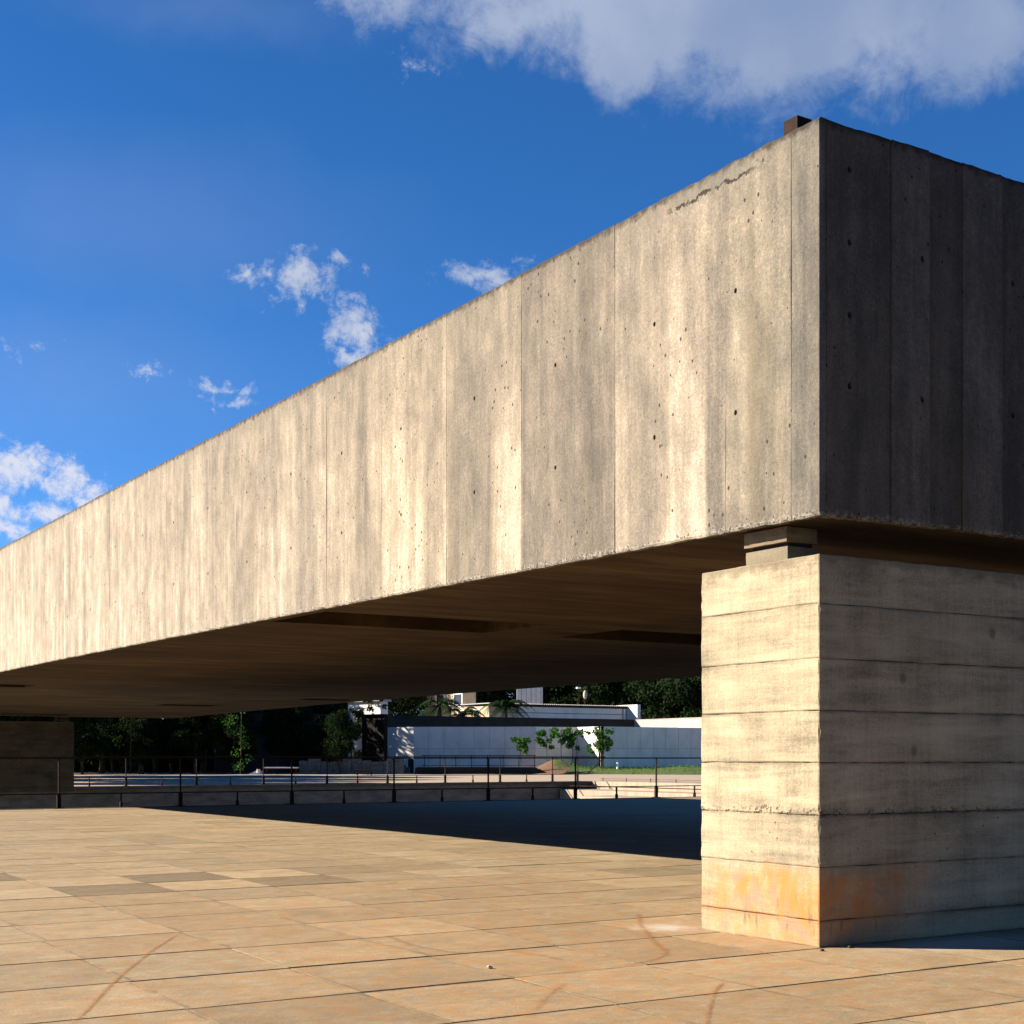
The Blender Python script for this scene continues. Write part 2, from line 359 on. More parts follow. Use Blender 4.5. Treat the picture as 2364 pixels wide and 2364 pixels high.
def mat_simple(name, c1, c2, scale=8, rough=.9, spec=.2, stretch=(1, 1, 1), dist=.003, tint=False, detail=5):
    mt, nt, b = material(name, rough, spec)
    p = P(nt); a = nt.noise(nt.scale(p, stretch), scale, detail, .62); g = nt.noise(p, scale*9, 3, .6)
    v = nt.m('ADD', nt.m('MULTIPLY', a, .8), nt.m('MULTIPLY', g, .2))
    col = nt.ramp(v, [(.32, c1), (.68, c2)])
    if tint: col = nt.mix(1.0, col, oinfo(nt)['Color'], 'MULTIPLY')
    nt.l.new(col, b.inputs['Base Color'])
    bump(nt, b, v, dist, .7)
    return mt

def mat_leaf(name, c1, c2, trans=.25):
    mt, nt, b = material(name, .9, .06)
    p = P(nt); rnd = nt.new('ShaderNodeNewGeometry').outputs['Random Per Island']
    v = nt.m('ADD', nt.m('MULTIPLY', nt.noise(p, .9, 3), .5), nt.m('MULTIPLY', rnd, .5))
    col = nt.ramp(v, [(.25, c1), (.75, c2)])
    nt.l.new(col, b.inputs['Base Color'])
    tr = nt.new('ShaderNodeBsdfTranslucent'); nt.l.new(nt.mix(1.0, col, (1.0, 1.15, .45), 'MULTIPLY'), tr.inputs[0])
    ms = nt.new('ShaderNodeMixShader'); ms.inputs[0].default_value = trans
    out = nt.t.nodes['Material Output']
    nt.l.new(b.outputs[0], ms.inputs[1]); nt.l.new(tr.outputs[0], ms.inputs[2]); nt.l.new(ms.outputs[0], out.inputs[0])
    return mt

def mat_stain():
    mt, nt, b = material('rust_wash', .9, .1)
    p = P(nt)
    uvn = nt.new('ShaderNodeUVMap'); U = sep(nt, uvn.outputs[0])
    e = nt.m('SUBTRACT', 1.0, nt.m('MULTIPLY', nt.m('ABSOLUTE', nt.m('SUBTRACT', U[1], .5)), 2.0))
    a = nt.noise(p, 38, 6, .7); l = nt.noise(p, 4, 3)
    al = nt.m('MULTIPLY', nt.sstep(nt.m('ADD', e, nt.m('MULTIPLY', nt.m('SUBTRACT', a, .5), 2.6)), .2, 1.1), nt.sstep(l, .2, .6, .35, .85))
    ends = nt.m('MULTIPLY', nt.sstep(U[0], 0, .12), nt.sstep(U[0], 1, .88))
    nt.l.new(nt.m('MULTIPLY', nt.m('MULTIPLY', al, ends), nt.m('MULTIPLY', oinfo(nt)['Alpha'], .68)), b.inputs['Alpha'])
    b.inputs['Base Color'].default_value = (.27, .115, .04, 1)
    return mt

M = {
 'beam': mat_beam(), 'soffit': mat_soffit(), 'pier': mat_pier(), 'slab': mat_slab(), 'stain': mat_stain(),
 'mortar': mat_simple('joint_mortar', (.012, .009, .006), (.045, .036, .026), 30),
 'steel': mat_simple('painted_dark_steel', (.012, .007, .005), (.03, .016, .011), 14, .85, .08),
 'rust': mat_simple('rusty_steel', (.05, .018, .010), (.10, .038, .02), 20, .85, .1),
 'court': mat_simple('court_wall_concrete', (.065, .058, .048), (.16, .15, .13), 1.6, .9, .2, (1, 1, 3)),
 'courtfloor': mat_simple('court_floor_concrete', (.2, .18, .14), (.32, .29, .23), 2),
 'cap': mat_simple('dark_coping', (.05, .042, .035), (.10, .085, .07), 5),
 'terrace': mat_simple('terrace_paving', (.22, .17, .125), (.33, .265, .20), 1.2, .9, .2, (1, 3, 1)),
 'whitewall': mat_simple('white_panel_concrete', (.58, .56, .49), (.76, .735, .65), 1.5, .85, .2, (1, 1, .6), .002, True),
 'whitewash': mat_simple('white_plaster', (.50, .48, .45), (.66, .65, .62), 1.5, .9),
 'beige': mat_simple('beige_plaster', (.30, .23, .14), (.45, .36, .25), 1.5),
 'darkwall': mat_simple('shade_toned_mossy_wall', (.010, .011, .011), (.028, .029, .028), 1.2),
 'palewall': mat_simple('pale_garden_wall', (.28, .25, .21), (.40, .37, .325), .9),
 'roof': mat_simple('fibre_cement_roof', (.20, .20, .20), (.34, .34, .34), 3),
 'glass': mat_simple('dark_window_glass', (.02, .022, .025), (.04, .042, .045), 2, .15, .6),
 'dark': mat_simple('dark_painted_wood', (.012, .010, .009), (.03, .024, .02), 6, .7),
 'black': mat_simple('black_painted_door', (.003, .003, .003), (.008, .007, .006), 6, .8, .1),
 'bark': mat_simple('bark', (.035, .026, .018), (.09, .07, .05), 10, .95, .1, (1, 1, .3), .01),
 'soil': mat_simple('brown_soil', (.07, .038, .022), (.16, .09, .055), 5),
 'grass': mat_leaf('grass_blades', (.035, .075, .012), (.09, .17, .03), .3),
 'turf': mat_simple('turf', (.03, .05, .012), (.07, .10, .025), 6),
 'leafdark': mat_leaf('dark_evergreen_leaves', (.006, .012, .004), (.014, .028, .008), .10),
 'leafmid': mat_leaf('green_leaves', (.008, .026, .006), (.022, .06, .012), .2),
 'leafyoung': mat_leaf('young_leaves', (.02, .06, .013), (.055, .135, .03), .3),
 'palm': mat_leaf('palm_leaves', (.006, .014, .005), (.02, .04, .012), .2),
 'paint': mat_simple('white_paint', (.70, .70, .68), (.82, .82, .80), 8, .6),
 'rubble': mat_simple('grey_rubble_stone', (.09, .085, .075), (.20, .185, .165), 4),
 'pad': mat_simple('rubber_pad', (.015, .013, .012), (.03, .027, .024), 20),
 'stone': mat_simple('pebble', (.3, .27, .22), (.5, .45, .38), 30),
}

# ---------------------------------------------------------------- object helpers
def link(name, me, mat=None, parent=None, **props):
    o = bpy.data.objects.new(name, me)
    C.objects.link(o)
    if mat is not None and me is not None and not me.materials: me.materials.append(mat)
    if parent is not None: o.parent = parent
    for k, v in props.items(): o[k] = v
    return o
def mesh(name, verts, faces, smooth=False):
    me = bpy.data.meshes.new(name); me.from_pydata([tuple(v) for v in verts], [], faces); me.update()
    if smooth:
        for p in me.polygons: p.use_smooth = True
    return me
def thing(name, label, cat, loc=(0, 0, 0), group=None, rz=0):
    o = link(name, None, label=label, category=cat)
    o.location = loc; o.rotation_euler = (0, 0, rz); o.empty_display_size = .2
    if group: o['group'] = group
    return o
class MB:
    """collects boxes, bars and prisms of ONE object"""
    def __init__(s): s.v = []; s.f = []
    def add(s, vs, fs):
        n = len(s.v); s.v += [tuple(v) for v in vs]; s.f += [tuple(i+n for i in f) for f in fs]
    def box(s, x0, x1, y0, y1, z0, z1):
        s.add([(x, y, z) for z in (z0, z1) for y in (y0, y1) for x in (x0, x1)],
              [(0, 2, 3, 1), (4, 5, 7, 6), (0, 1, 5, 4), (2, 6, 7, 3), (0, 4, 6, 2), (1, 3, 7, 5)])
    def bar(s, a, b, w, h=None, n=4):
        a, b = Vector(a), Vector(b); h = h or w
        d = (b-a).normalized(); up = Vector((0, 0, 1)) if abs(d.z) < .95 else Vector((1, 0, 0))
        x = d.cross(up).normalized(); y = x.cross(d)
        pts = []
        for p, k in ((a, 1), (b, 1)):
            for i in range(n):
                t = 2*math.pi*(i+.5)/n; q = math.sqrt(2) if n == 4 else 1
                pts.append(p + x*math.cos(t)*w/2*q + y*math.sin(t)*h/2*q)
        s.add(pts, [tuple((i, (i+1) % n, n+(i+1) % n, n+i)) for i in range(n)] + [tuple(range(n))[::-1], tuple(range(n, 2*n))])
    def build(s, name, mat, parent=None, smooth=False, **props):
        return link(name, mesh(name, s.v, s.f, smooth), mat, parent, **props)
def nz(p, sc, amp, seed=0.0):
    return noise.fractal(Vector(p)*sc + Vector((seed, seed*1.7, 0)), .9, 2.0, 4)*amp

ZT = 4.385
def zbot(y): return 2.28 + .11*math.sin(math.pi*max(0, min(40, y))/40)

def face_panel(axis, u0, u1, holes, proud, thick, step, ztop=ZT, rag=.006, bot=zbot, seed=0.):
    """one cast panel of the beam; axis 'L' = long side (x=0, u is y), 'E' = end (y=0, u is x)"""
    ch = .0025
    U = [u0, u0+ch]; n = max(1, int((u1-u0)/step)); U += [u0+(u1-u0)*k/n for k in range(1, n)] + [u1-ch, u1]
    Zt = [0, .006]; 
    nzr = max(3, int(2.1/step)); Zt += [k/nzr for k in range(1, nzr)] + [.994, 1]
    hb = []
    for (hu, hz_, r) in holes:
        c = (hz_-bot(hu))/(ztop-bot(hu)); e = .03/(ztop-bot(hu))*1.0
        U = [x for x in U if abs(x-hu) > .045 or x in (u0, u1)]; Zt = [t for t in Zt if abs(t-c) > .03]
        U += [hu-.03, hu+.03]; Zt += [c-e, c+e]; hb.append((hu, c, r, e))
    U = sorted(set(U)); Zt = sorted(set(Zt))
    nu, nv = len(U), len(Zt)
    vs = []; fs = []
    def pos(u, z, d):
        return (-d, u, z) if axis == 'L' else (u, -d, z)
    for j, t in enumerate(Zt):
        for i, u in enumerate(U):
            zb_ = bot(u); z = zb_ + (ztop-zb_)*t; d = proud
            pt = (u*1.0, 3.1 if axis == 'E' else 0.0, z)
            if j in (0, nv-1):
                z += nz(pt, 6, rag) + nz(pt, 30, rag*.7); d -= .006 + abs(nz(pt, 14, .008))
            elif j in (1, nv-2): z += nz(pt, 6, rag); d -= abs(nz(pt, 16, .004))
            if i in (0, nu-1): d -= .0018
            d += nz(pt, 1.1, .004, seed)
            vs.append(pos(u, z, d))
    cells = {}
    for (hu, c, r, e) in hb:
        cells[(min(range(nu), key=lambda i: abs(U[i]-(hu-.03))), min(range(nv), key=lambda j: abs(Zt[j]-(c-e))))] = (hu, c, r)
    for j in range(nv-1):
        for i in range(nu-1):
            q = (j*nu+i, j*nu+i+1, (j+1)*nu+i+1, (j+1)*nu+i)
            if (i, j) in cells:
                hu, c, r = cells[(i, j)]; zb_ = bot(hu); zc = zb_+(ztop-zb_)*c
                base = len(vs)
                for dd in (proud, proud-.045):
                    for k in range(8):
                        a = k*math.pi/4; vs.append(pos(hu+r*math.cos(a), zc+r*1.25*math.sin(a), dd))
                corner = {1: q[2], 3: q[3], 5: q[0], 7: q[1]}
                for k in (1, 3, 5, 7):
                    cr = corner[k]; nx = corner[(k+2) % 8 if (k+2) % 8 else 1]
                    fs.append((cr, base+k, base+(k-1) % 8)); fs.append((cr, base+(k+1) % 8, base+k)); fs.append((cr, nx, base+(k+1) % 8))
                for k in range(8):
                    fs.append((base+k, base+(k+1) % 8, base+8+(k+1) % 8, base+8+k))
                fs.append(tuple(base+8+k for k in range(8)))
            else: fs.append(q)
    loop = [i for i in range(nu)] + [j*nu+nu-1 for j in range(1, nv)] + [(nv-1)*nu+i for i in range(nu-2, -1, -1)] + [j*nu for j in range(nv-2, 0, -1)]
    base = len(vs)
    for k in loop:
        x, y, z = vs[k]; vs.append((thick, y, z) if axis == 'L' else (x, thick, z))
    L = len(loop)
    for k in range(L): fs.append((loop[k], base+k, base+(k+1) % L, loop[(k+1) % L]))
    return mesh('panel', vs, fs)

# ---------------------------------------------------------------- the beam
BL, BW = 40.0, 10.3
beam = thing('concrete_beam', 'huge board-marked concrete beam spanning the plaza, resting on the piers', 'beam')
def core():
    TH = .052
    slots = [(.17, 2.62, 6.5, 7.75), (3.6, 6.1, 6.6, 7.8), (7.1, 9.6, 6.6, 7.8), (.6, 1.6, 22.6, 23.6), 
             (6.6, 8.2, 30.0, 30.8), (8.5, 9.9, 25.4, 26.2)]
    X = sorted({TH, BW-TH} | {a for s_ in slots for a in s_[:2]}); Y = sorted({TH, BL-TH} | {a for s_ in slots for a in s_[2:]} | {float(k) for k in range(1, 40)})
    mb = MB(); idx = {}
    for j, y in enumerate(Y):
        for i, x in enumerate(X): idx[i, j] = len(mb.v); mb.v.append((x, y, zbot(y)+.006))
    slot = lambda x, y: any(a < x < b and c < y < d for a, b, c, d in slots)
    for j in range(len(Y)-1):
        for i in range(len(X)-1):
            if not slot((X[i]+X[i+1])/2, (Y[j]+Y[j+1])/2):
                mb.f.append((idx[i, j], idx[i, j+1], idx[i+1, j+1], idx[i+1, j]))
    for a, b_, c, d in slots:
        z0, z1 = zbot(c)+.006, zbot(c)+.75
        z0d = zbot(d)+.006
        mb.add([(a, c, z0), (b_, c, z0), (b_, d, z0d), (a, d, z0d), (a, c, z1), (b_, c, z1), (b_, d, z1), (a, d, z1)],
               [(0, 1, 5, 4), (1, 2, 6, 5), (2, 3, 7, 6), (3, 0, 4, 7), (4, 5, 6, 7)])
    mb.build('soffit', M['soffit'], beam)
    s = MB(); zt = ZT-.02
    # solid body between the facings: roof and closed sides
    s.add([(TH, TH, zt), (BW-TH, TH, zt), (BW-TH, BL-TH, zt), (TH, BL-TH, zt)], [(0, 1, 2, 3)])
    n = 20
    for (xa) in (TH+.002, BW-TH-.002):
        lo = [(xa, TH+(BL-2*TH)*k/n, zbot(TH+(BL-2*TH)*k/n)+.008) for k in range(n+1)]
        hi = [(xa, y, zt) for _, y, _ in lo]
        s.add(lo+hi, [(k, k+1, n+2+k, n+1+k) for k in range(n)])
    for ya in (TH+.002, BL-TH-.002):
        s.add([(TH, ya, zbot(ya)+.008), (BW-TH, ya, zbot(ya)+.008), (BW-TH, ya, zt), (TH, ya, zt)], [(0, 1, 2, 3)])
    s.build('roof_slab', M['soffit'], beam)
core()
# long lit side: panel joints as counted in the photo
yj = [0, .212, .75, 1.817, 2.914, 3.976, 5.05, 6.12, 7.18, 8.26]
while yj[-1] < BL-1.2: yj.append(yj[-1]+1.08)
yj.append(BL)
tints = {0: (.84, .86, .86), 1: (.90, .90, .87), 2: (1.02, 1.0, .98), 3: (.96, .93, .91), 4: (.97, .95, .92), 5: (1.06, 1.03, .98), 6: (.99, .97, .94)}
hole_y = [.664, 1.41, 2.49, 3.56, 4.71, 5.81, 6.90]
while hole_y[-1] < 24: hole_y.append(hole_y[-1]+1.09)
for k in range(len(yj)-1):
    a, b_ = yj[k], yj[k+1]
    hs = [(h, z, .013) for h in hole_y for z in (3.645, 2.955) if a+.05 < h < b_-.05]
    step = .035 if b_ < 4.2 else (.05 if b_ < 9 else (.09 if b_ < 20 else .25))
    me = face_panel('L', a+.0004, b_-.0004, hs, [0, .0011, .0003, .0014][k % 4], .05, step, seed=k*3.1)
    o = link('panel', me, M['beam'], beam)
    tl = R.uniform(.97, 1.07); t = tints.get(k, None) or (tl, tl*.985, tl*.97)
    o.color = tuple(t)+(1,)
# end facing of narrower boards; tints vary by board, shade painted in
xj = [.052, .53, .832, 1.106, 1.445]
while xj[-1] < BW-.35: xj.append(xj[-1]+R.choice((.27, .30, .33, .36)))
xj[-1] = BW
for k in range(len(xj)-1):
    a, b_ = xj[k], xj[k+1]
    hs = []
    for h, zs in ((.22, (4.15, 3.76, 3.37, 2.99)), (.77, (3.77, 2.99)), (1.54, (3.77, 3.0)), (3.0, (3.77, 3.0)), (4.4, (3.77, 3.0))):
        if a+.04 < h < b_-.04: hs += [(h, z, .016) for z in zs]
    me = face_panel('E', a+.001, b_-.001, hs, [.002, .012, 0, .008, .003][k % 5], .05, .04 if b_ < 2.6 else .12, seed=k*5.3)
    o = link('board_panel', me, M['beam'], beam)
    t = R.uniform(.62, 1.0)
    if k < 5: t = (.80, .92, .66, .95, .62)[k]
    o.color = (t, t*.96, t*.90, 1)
# far long side and far end, plain facings
for (x0, x1, y0, y1) in ((BW-.05, BW, .052, BL-.052), (0.052, BW-.052, BL-.05, BL)):
    mb = MB(); mb.box(x0, x1, y0, y1, 2.41, ZT); mb.build('side_facing', M['beam'], beam)
mb = MB(); mb.box(.24, .35, .42, .53, ZT-.02, ZT+.22); mb.build('roof_stub', M['steel'], beam)

# ---------------------------------------------------------------- piers
def gridbox(xs, ys, zs, amp=.002, edge=.004, ragz=0.0, seed=0.):
    vs = {}; V = []; Fc = []
    nx, ny, nz_ = len(xs), len(ys), len(zs)
    def vid(i, j, k):
        if (i, j, k) not in vs:
            x, y, z = xs[i], ys[j], zs[k]
            ex = (i in (0, nx-1)) + (j in (0, ny-1)) + (k in (0, nz_-1))
            p = (x+seed, y, z)
            nxv = -1 if i == 0 else (1 if i == nx-1 else 0); nyv = -1 if j == 0 else (1 if j == ny-1 else 0)
            d = nz(p, 2.2, amp)
            if ex >= 2: d -= edge*(.5+abs(nz(p, 17, 1.6)))
            x += nxv*d; y += nyv*d
            if k in (0, nz_-1) and ragz: z += nz(p, 9, ragz)
            vs[i, j, k] = len(V); V.append((x, y, z))
        return vs[i, j, k]
    for j in range(ny-1):
        for k in range(nz_-1):
            Fc.append((vid(0, j, k), vid(0, j, k+1), vid(0, j+1, k+1), vid(0, j+1, k)))
            Fc.append((vid(nx-1, j, k), vid(nx-1, j+1, k), vid(nx-1, j+1, k+1), vid(nx-1, j, k+1)))
    for i in range(nx-1):
        for k in range(nz_-1):
            Fc.append((vid(i, 0, k), vid(i+1, 0, k), vid(i+1, 0, k+1), vid(i, 0, k+1)))
            Fc.append((vid(i, ny-1, k), vid(i, ny-1, k+1), vid(i+1, ny-1, k+1), vid(i+1, ny-1, k)))
    for i in range(nx-1):
        for j in range(ny-1):
            Fc.append((vid(i, j, 0), vid(i, j+1, 0), vid(i+1, j+1, 0), vid(i+1, j, 0)))
            Fc.append((vid(i, j, nz_-1), vid(i+1, j, nz_-1), vid(i+1, j+1, nz_-1), vid(i, j+1, nz_-1)))
    return mesh('course', V, Fc)
def lin(a, b, n): return [a+(b-a)*k/n for k in range(n+1)]
courses = [0, .138, .422, .697, .976, 1.252, 1.529, 1.818, 2.08]
def make_pier(y0, y1, x1, fine, label):
    pr = thing('concrete_pier', label, 'pier', (0, y0, 0))
    for k in range(8):
        z0, z1 = courses[k], courses[k+1]
        ins = [0, .003, 0, .0045, .001, .004, 0, .003][k]
        if fine:
            xs = [ins, ins+.01] + lin(.06, 2.0, 38) + lin(2.0, x1, 12)[1:]; ys = [ins, ins+.01] + lin(.05, y1-y0-.05, 18) + [y1-y0-.01, y1-y0]
            zs = [z0+.0012, z0+.008] + lin(z0+.03, z1-.03, 5) + [z1-.008, z1-.0012]
            me = gridbox(xs, ys, zs, .0035, .0035, .003 if k != 3 else .006, k*9.)
        else:
            me = gridbox([ins]+lin(.3, x1, 8), lin(ins, y1-y0, 4), [z0+.002, z1-.002], .003, .004, 0, k*9.+3)
        o = link('course', me, M['pier'], pr)
        t = [1.0, 1.02, .98, 1.06, .98, 1.0, .97, 1.03][k]*(1.0 if fine else .22); o.color = (t, t*.99, t*.965, 1)  # far pier gets a much darker tint, its shade painted into the colour
    # dark cores inside the joints
    mb = MB(); mb.box(.015, x1-.015, .015, y1-y0-.015, .002, 2.07); mb.build('joint_core', M['mortar'], pr)
    return pr
pier = make_pier(0.0, .972, BW, True, 'tall tan board-marked concrete pier with rust stain at its foot, nearest the camera')
farpier = make_pier(37.9, 39.0, 6.5, False, 'far concrete pier, its shade painted in dark, under the distant end of the beam')
# bearing blocks between pier and beam (own pieces of the pier)
def bearing(pr, x0, y0, y1, w, ztop):
    me = gridbox(lin(x0, x0+w, 6), lin(y0, y1, 6), lin(2.078, 2.175, 3), .003, .004, .0, 2.0)
    o = link('bearing_block', me, M['pier'], pr); o.color = (.82, .82, .84, 1)
    mb = MB(); mb.box(x0+.03, x0+w-.03, y0+.03, y1-.03, 2.172, 2.20); mb.build('rubber_bearing', M['pad'], pr)
    me = gridbox(lin(x0-.012, x0+w, 6), lin(y0-.005, y1+.005, 6), [2.20, 2.24, ztop], .005, .008, .0, 5.0)
    o = link('bearing_block', me, M['pier'], pr); o.color = (.98, .9, .8, 1)
bearing(pier, .12, .37, .72, .24, 2.284)
bearing(pier, 9.8, .37, .72, .36, 2.284)
bearing(farpier, .12, .37, .72, .36, 2.29)
bearing(farpier, 6.1, .37, .72, .36, 2.29)

# ---------------------------------------------------------------- plaza of square slabs
PX, PY, SH = .767, .825, .03
plz = MB(); 
plz.add([(-300, -300, -.0026), (300, -300, -.0026), (300, 23.7, -.0026), (-300, 23.7, -.0026)], [(0, 1, 2, 3)])
plaza = plz.build('plaza', M['mortar'], kind='structure')
def slab_mesh(w, d, gx=.0018, g=.0055, c=.001):
    def sh(x, y, z): return (x + SH*y, y, z)
    a, b_ = w/2-gx, d/2-g
    lo = [sh(-a, -b_, -.03), sh(a, -b_, -.03), sh(a, b_, -.03), sh(-a, b_, -.03)]
    mi = [sh(-a, -b_, -c), sh(a, -b_, -c), sh(a, b_, -c), sh(-a, b_, -c)]
    hi = [sh(-a+c, -b_+c, 0), sh(a-c, -b_+c, 0), sh(a-c, b_-c, 0), sh(-a+c, b_-c, 0)]
    fs = [(8, 9, 10, 11)]
    for k in range(4):
        n_ = (k+1) % 4
        fs += [(k, n_, 4+n_, 4+k), (4+k, 4+n_, 8+n_, 8+k)]
    return lo+mi+hi, fs
cells = []
for j in range(-9, 29):
    y = -.02 + PY*(j+.5)
    if y+PY/2 > 23.72: continue
    for i in range(-34, 46):
        x = -.385 + PX*(i+.5) + SH*y
        v = Vector((x, y, 0)) - CAM; D = v.dot(FWD); q = v.dot(RGT)
        vis = False
        if D > 3:
            px = CX + F*q/D; py = HY + F/D
            w_ = F*.6/D
            vis = -w_ < px < 2364+w_ and py < 2364+F*.8/D/max(D, 1)*1.2
            if px > 1640+w_ and y > .8: vis = False
        cells.append((0 if vis else 1, D if D > 0 else 99, x, y, i, j))
cells.sort()
sv, sf = slab_mesh(PX, PY)
slab_me = mesh('slab', sv, sf); slab_me.materials.append(M['slab'])
rest = MB(); nsl = 0
SPECIAL = {}
def cell_of(x, y):
    j = math.floor((y+.02)/PY); yc = -.02+PY*(j+.5); i = math.floor((x-SH*yc+.385)/PX); return (i, j)
for (x, y, t) in ((-2.1, 5.4, .60), (-1.33, 6.2, .58), (-.57, 5.35, .62), (.2, 6.2, .74), (-2.85, 7.0, .60), (-.55, 6.2, 1.15), (-2.8, 5.4, 1.14),
                  (-1.33, 5.4, 1.08), (2.1, 4.6, .74), (2.9, 4.6, .8), (-3.2, 2.9, 1.08), (-1.5, 2.0, 1.08), (-2.2, 6.2, 1.05), (-2.9, 9.0, .78)):
    SPECIAL[cell_of(x, y)] = t
for n_, (h, D, x, y, i, j) in enumerate(cells):
    rr = random.Random(i*131+j*7+5)
    gap = rr.uniform(-.0015, .0015)
    dz = rr.uniform(-.0010, .0012); tx, ty = rr.uniform(-.0012, .0012), rr.uniform(-.0010, .0010)
    if nsl < 296 and h == 0:
        o = link('slab', slab_me, None, plaza); nsl += 1
        o.location = (x+gap, y+gap, dz); o.rotation_euler = (tx, ty, rr.uniform(-.0025, .0025))
        dark_joint = (j in (-1, 0) and rr.random() < .6) or (rr.random() < .22)
        o.scale = (1, rr.uniform(.982, .990) if dark_joint else rr.uniform(.995, 1.003), 1)
        t = SPECIAL.get((i, j)) or rr.uniform(.86, 1.07)
        k = rr.uniform(-.03, .03)
        o.color = (t*(1+k), t, t*(1-k), 1)
    else:
        rest.add([(vx+x+gap, vy+y+gap, vz+dz+vx*-ty+vy*tx) for vx, vy, vz in sv], sf)
r_ = rest.build('slab', M['slab'], plaza, kind='stuff'); r_.color = (.96, .96, .96, 0)

def ribbon(pts, w, alpha=1.0):
    pts = [Vector(p) for p in pts]; dn = []
    for a, b_ in zip(pts, pts[1:]):
        n = max(2, int((b_-a).length/.04)); dn += [a.lerp(b_, k/n) for k in range(n)]
    dn.append(pts[-1])
    for _ in range(6): dn = [dn[0]]+[(dn[k-1]+dn[k]*2+dn[k+1])/4 for k in range(1, len(dn)-1)]+[dn[-1]]
    vs = []; fs = []; uv = []
    for k, p in enumerate(dn):
        d = (dn[min(k+1, len(dn)-1)]-dn[max(k-1, 0)]).normalized(); nrm = Vector((-d.y, d.x, 0))
        vs += [p+nrm*w, p-nrm*w]
        if k: fs.append((2*k-2, 2*k, 2*k+1, 2*k-1))
    me = mesh('rust_stain', [(v.x, v.y, .0032) for v in vs], fs)
    ul = me.uv_layers.new(name='UVMap')
    for pl in me.polygons:
        for li in pl.loop_indices:
            vi = me.loops[li].vertex_index; ul.data[li].uv = ((vi//2)/(len(dn)-1), vi % 2)
    o = link('rust_stain', me, M['stain'], plaza); o.color = (1, 1, 1, alpha)
kz = 600/1932
def zA(l): return [gnd(x*kz, 1850+y*kz) for x, y in l]
def zB(l): return [gnd(600+x*kz, 1850+y*kz) for x, y in l]
def zC(l): return [gnd(1200+x*kz, 1950+y*kz) for x, y in l]
ribbon(zA([(1370, 968), (1280, 1015), (1130, 1110), (920, 1275), (800, 1390), (680, 1520), (560, 1640), (500, 1700)]), .021)
ribbon(zC([(880, 500), (895, 600), (950, 660), (1010, 740), (1095, 790), (1065, 840), (900, 880), (640, 915)]), .038, .7)
ribbon(zC([(1530, 1000), (1440, 1100), (1405, 1230), (1380, 1340), (1360, 1440)]), .020, .9)
ribbon(zC([(340, 1030), (200, 1120), (110, 1240)]), .028, .6)
ribbon(zC([(-100, 790), (120, 815), (330, 860)]), .035, .6)
ribbon(zB([(940, 1000), (1130, 1075), (1340, 1115), (1600, 1140)]), .04, .6)
def pebble(px, py, r):
    p = gnd(px, py); bm = bmesh.new(); bmesh.ops.create_icosphere(bm, subdivisions=2, radius=r)
    for v in bm.verts: v.co = Vector((v.co.x*1.3, v.co.y, v.co.z*.7))*(1+nz(v.co*40, 1.3, .35))
    me = bpy.data.meshes.new('pebble'); bm.to_mesh(me); bm.free()
    o = link('pebble', me, M['stone'], None, label=None); o.location = (p.x, p.y, r*.6); return o
for (px, py, r, lab) in ((1130, 2236, .012, 'pale pebble lying on the slabs left of the pier'), (1898, 2196, .010, 'dark pebble on the slabs just in front of the pier corner'),
                         (1962, 2189, .011, 'small dark pebble at the foot of the shaded pier face')):
    o = pebble(px, py, r); o['label'] = lab; o['category'] = 'pebble'
    if 'dark' in lab: o.data.materials.clear(); o.data.materials.append(M['bark'])

# ---------------------------------------------------------------- sunken court and far ground
ZF = .05
YN, YF, XR = 23.72, 43.0, 29.0
mb = MB(); mb.add([(-60, YN, -2.6), (70, YN, -2.6), (70, YF, -2.6), (-60, YF, -2.6)], [(0, 1, 2, 3)])
mb.build('court_floor', M['courtfloor'], kind='structure')
mb = MB(); mb.box(-60, 70, YN-.35, YN, -2.6, -.022); mb.build('near_court_wall', M['court'], kind='structure')
mb = MB(); mb.box(-60, XR, YF, YF+.5, -2.6, -.06); mb.build('far_court_wall', M['court'], kind='structure')
mb = MB(); mb.box(-60, XR, YF-.12, YF+.5, -.058, ZF); mb.build('court_coping', M['cap'], kind='structure')
# right-hand stepped flank of the court, lit by the sun
mb = MB()
mb.box(XR, 90, 30.0, YF+.5, -2.6, ZF-.004)
fl = mb.build('court_flank', M['terrace'], kind='structure')
mb = MB(); mb.box(XR-1.6, XR, 25.5, YF-.13, -2.6, -.27); mb.build('flank_ledge', M['terrace'], kind='structure')
mb = MB(); mb.box(XR-3.6, XR-1.6, 24.0, YF-4.0, -2.6, -.42); mb.build('lower_flank_ledge', M['terrace'], kind='structure')
mb = MB()
mb.add([(-300, YF+.5, ZF-.004), (90, YF+.5, ZF-.004), (300, YF+.5, ZF-.004), (300, 600, ZF-.004), (-300, 600, ZF-.004)], [(0, 1, 2, 3, 4)])
mb.add([(90, 23.7, ZF-.006), (300, 23.7, ZF-.006), (300, YF+.5, ZF-.006), (90, YF+.5, ZF-.006)], [(0, 1, 2, 3)])
mb.build('far_terrace', M['terrace'], kind='structure')

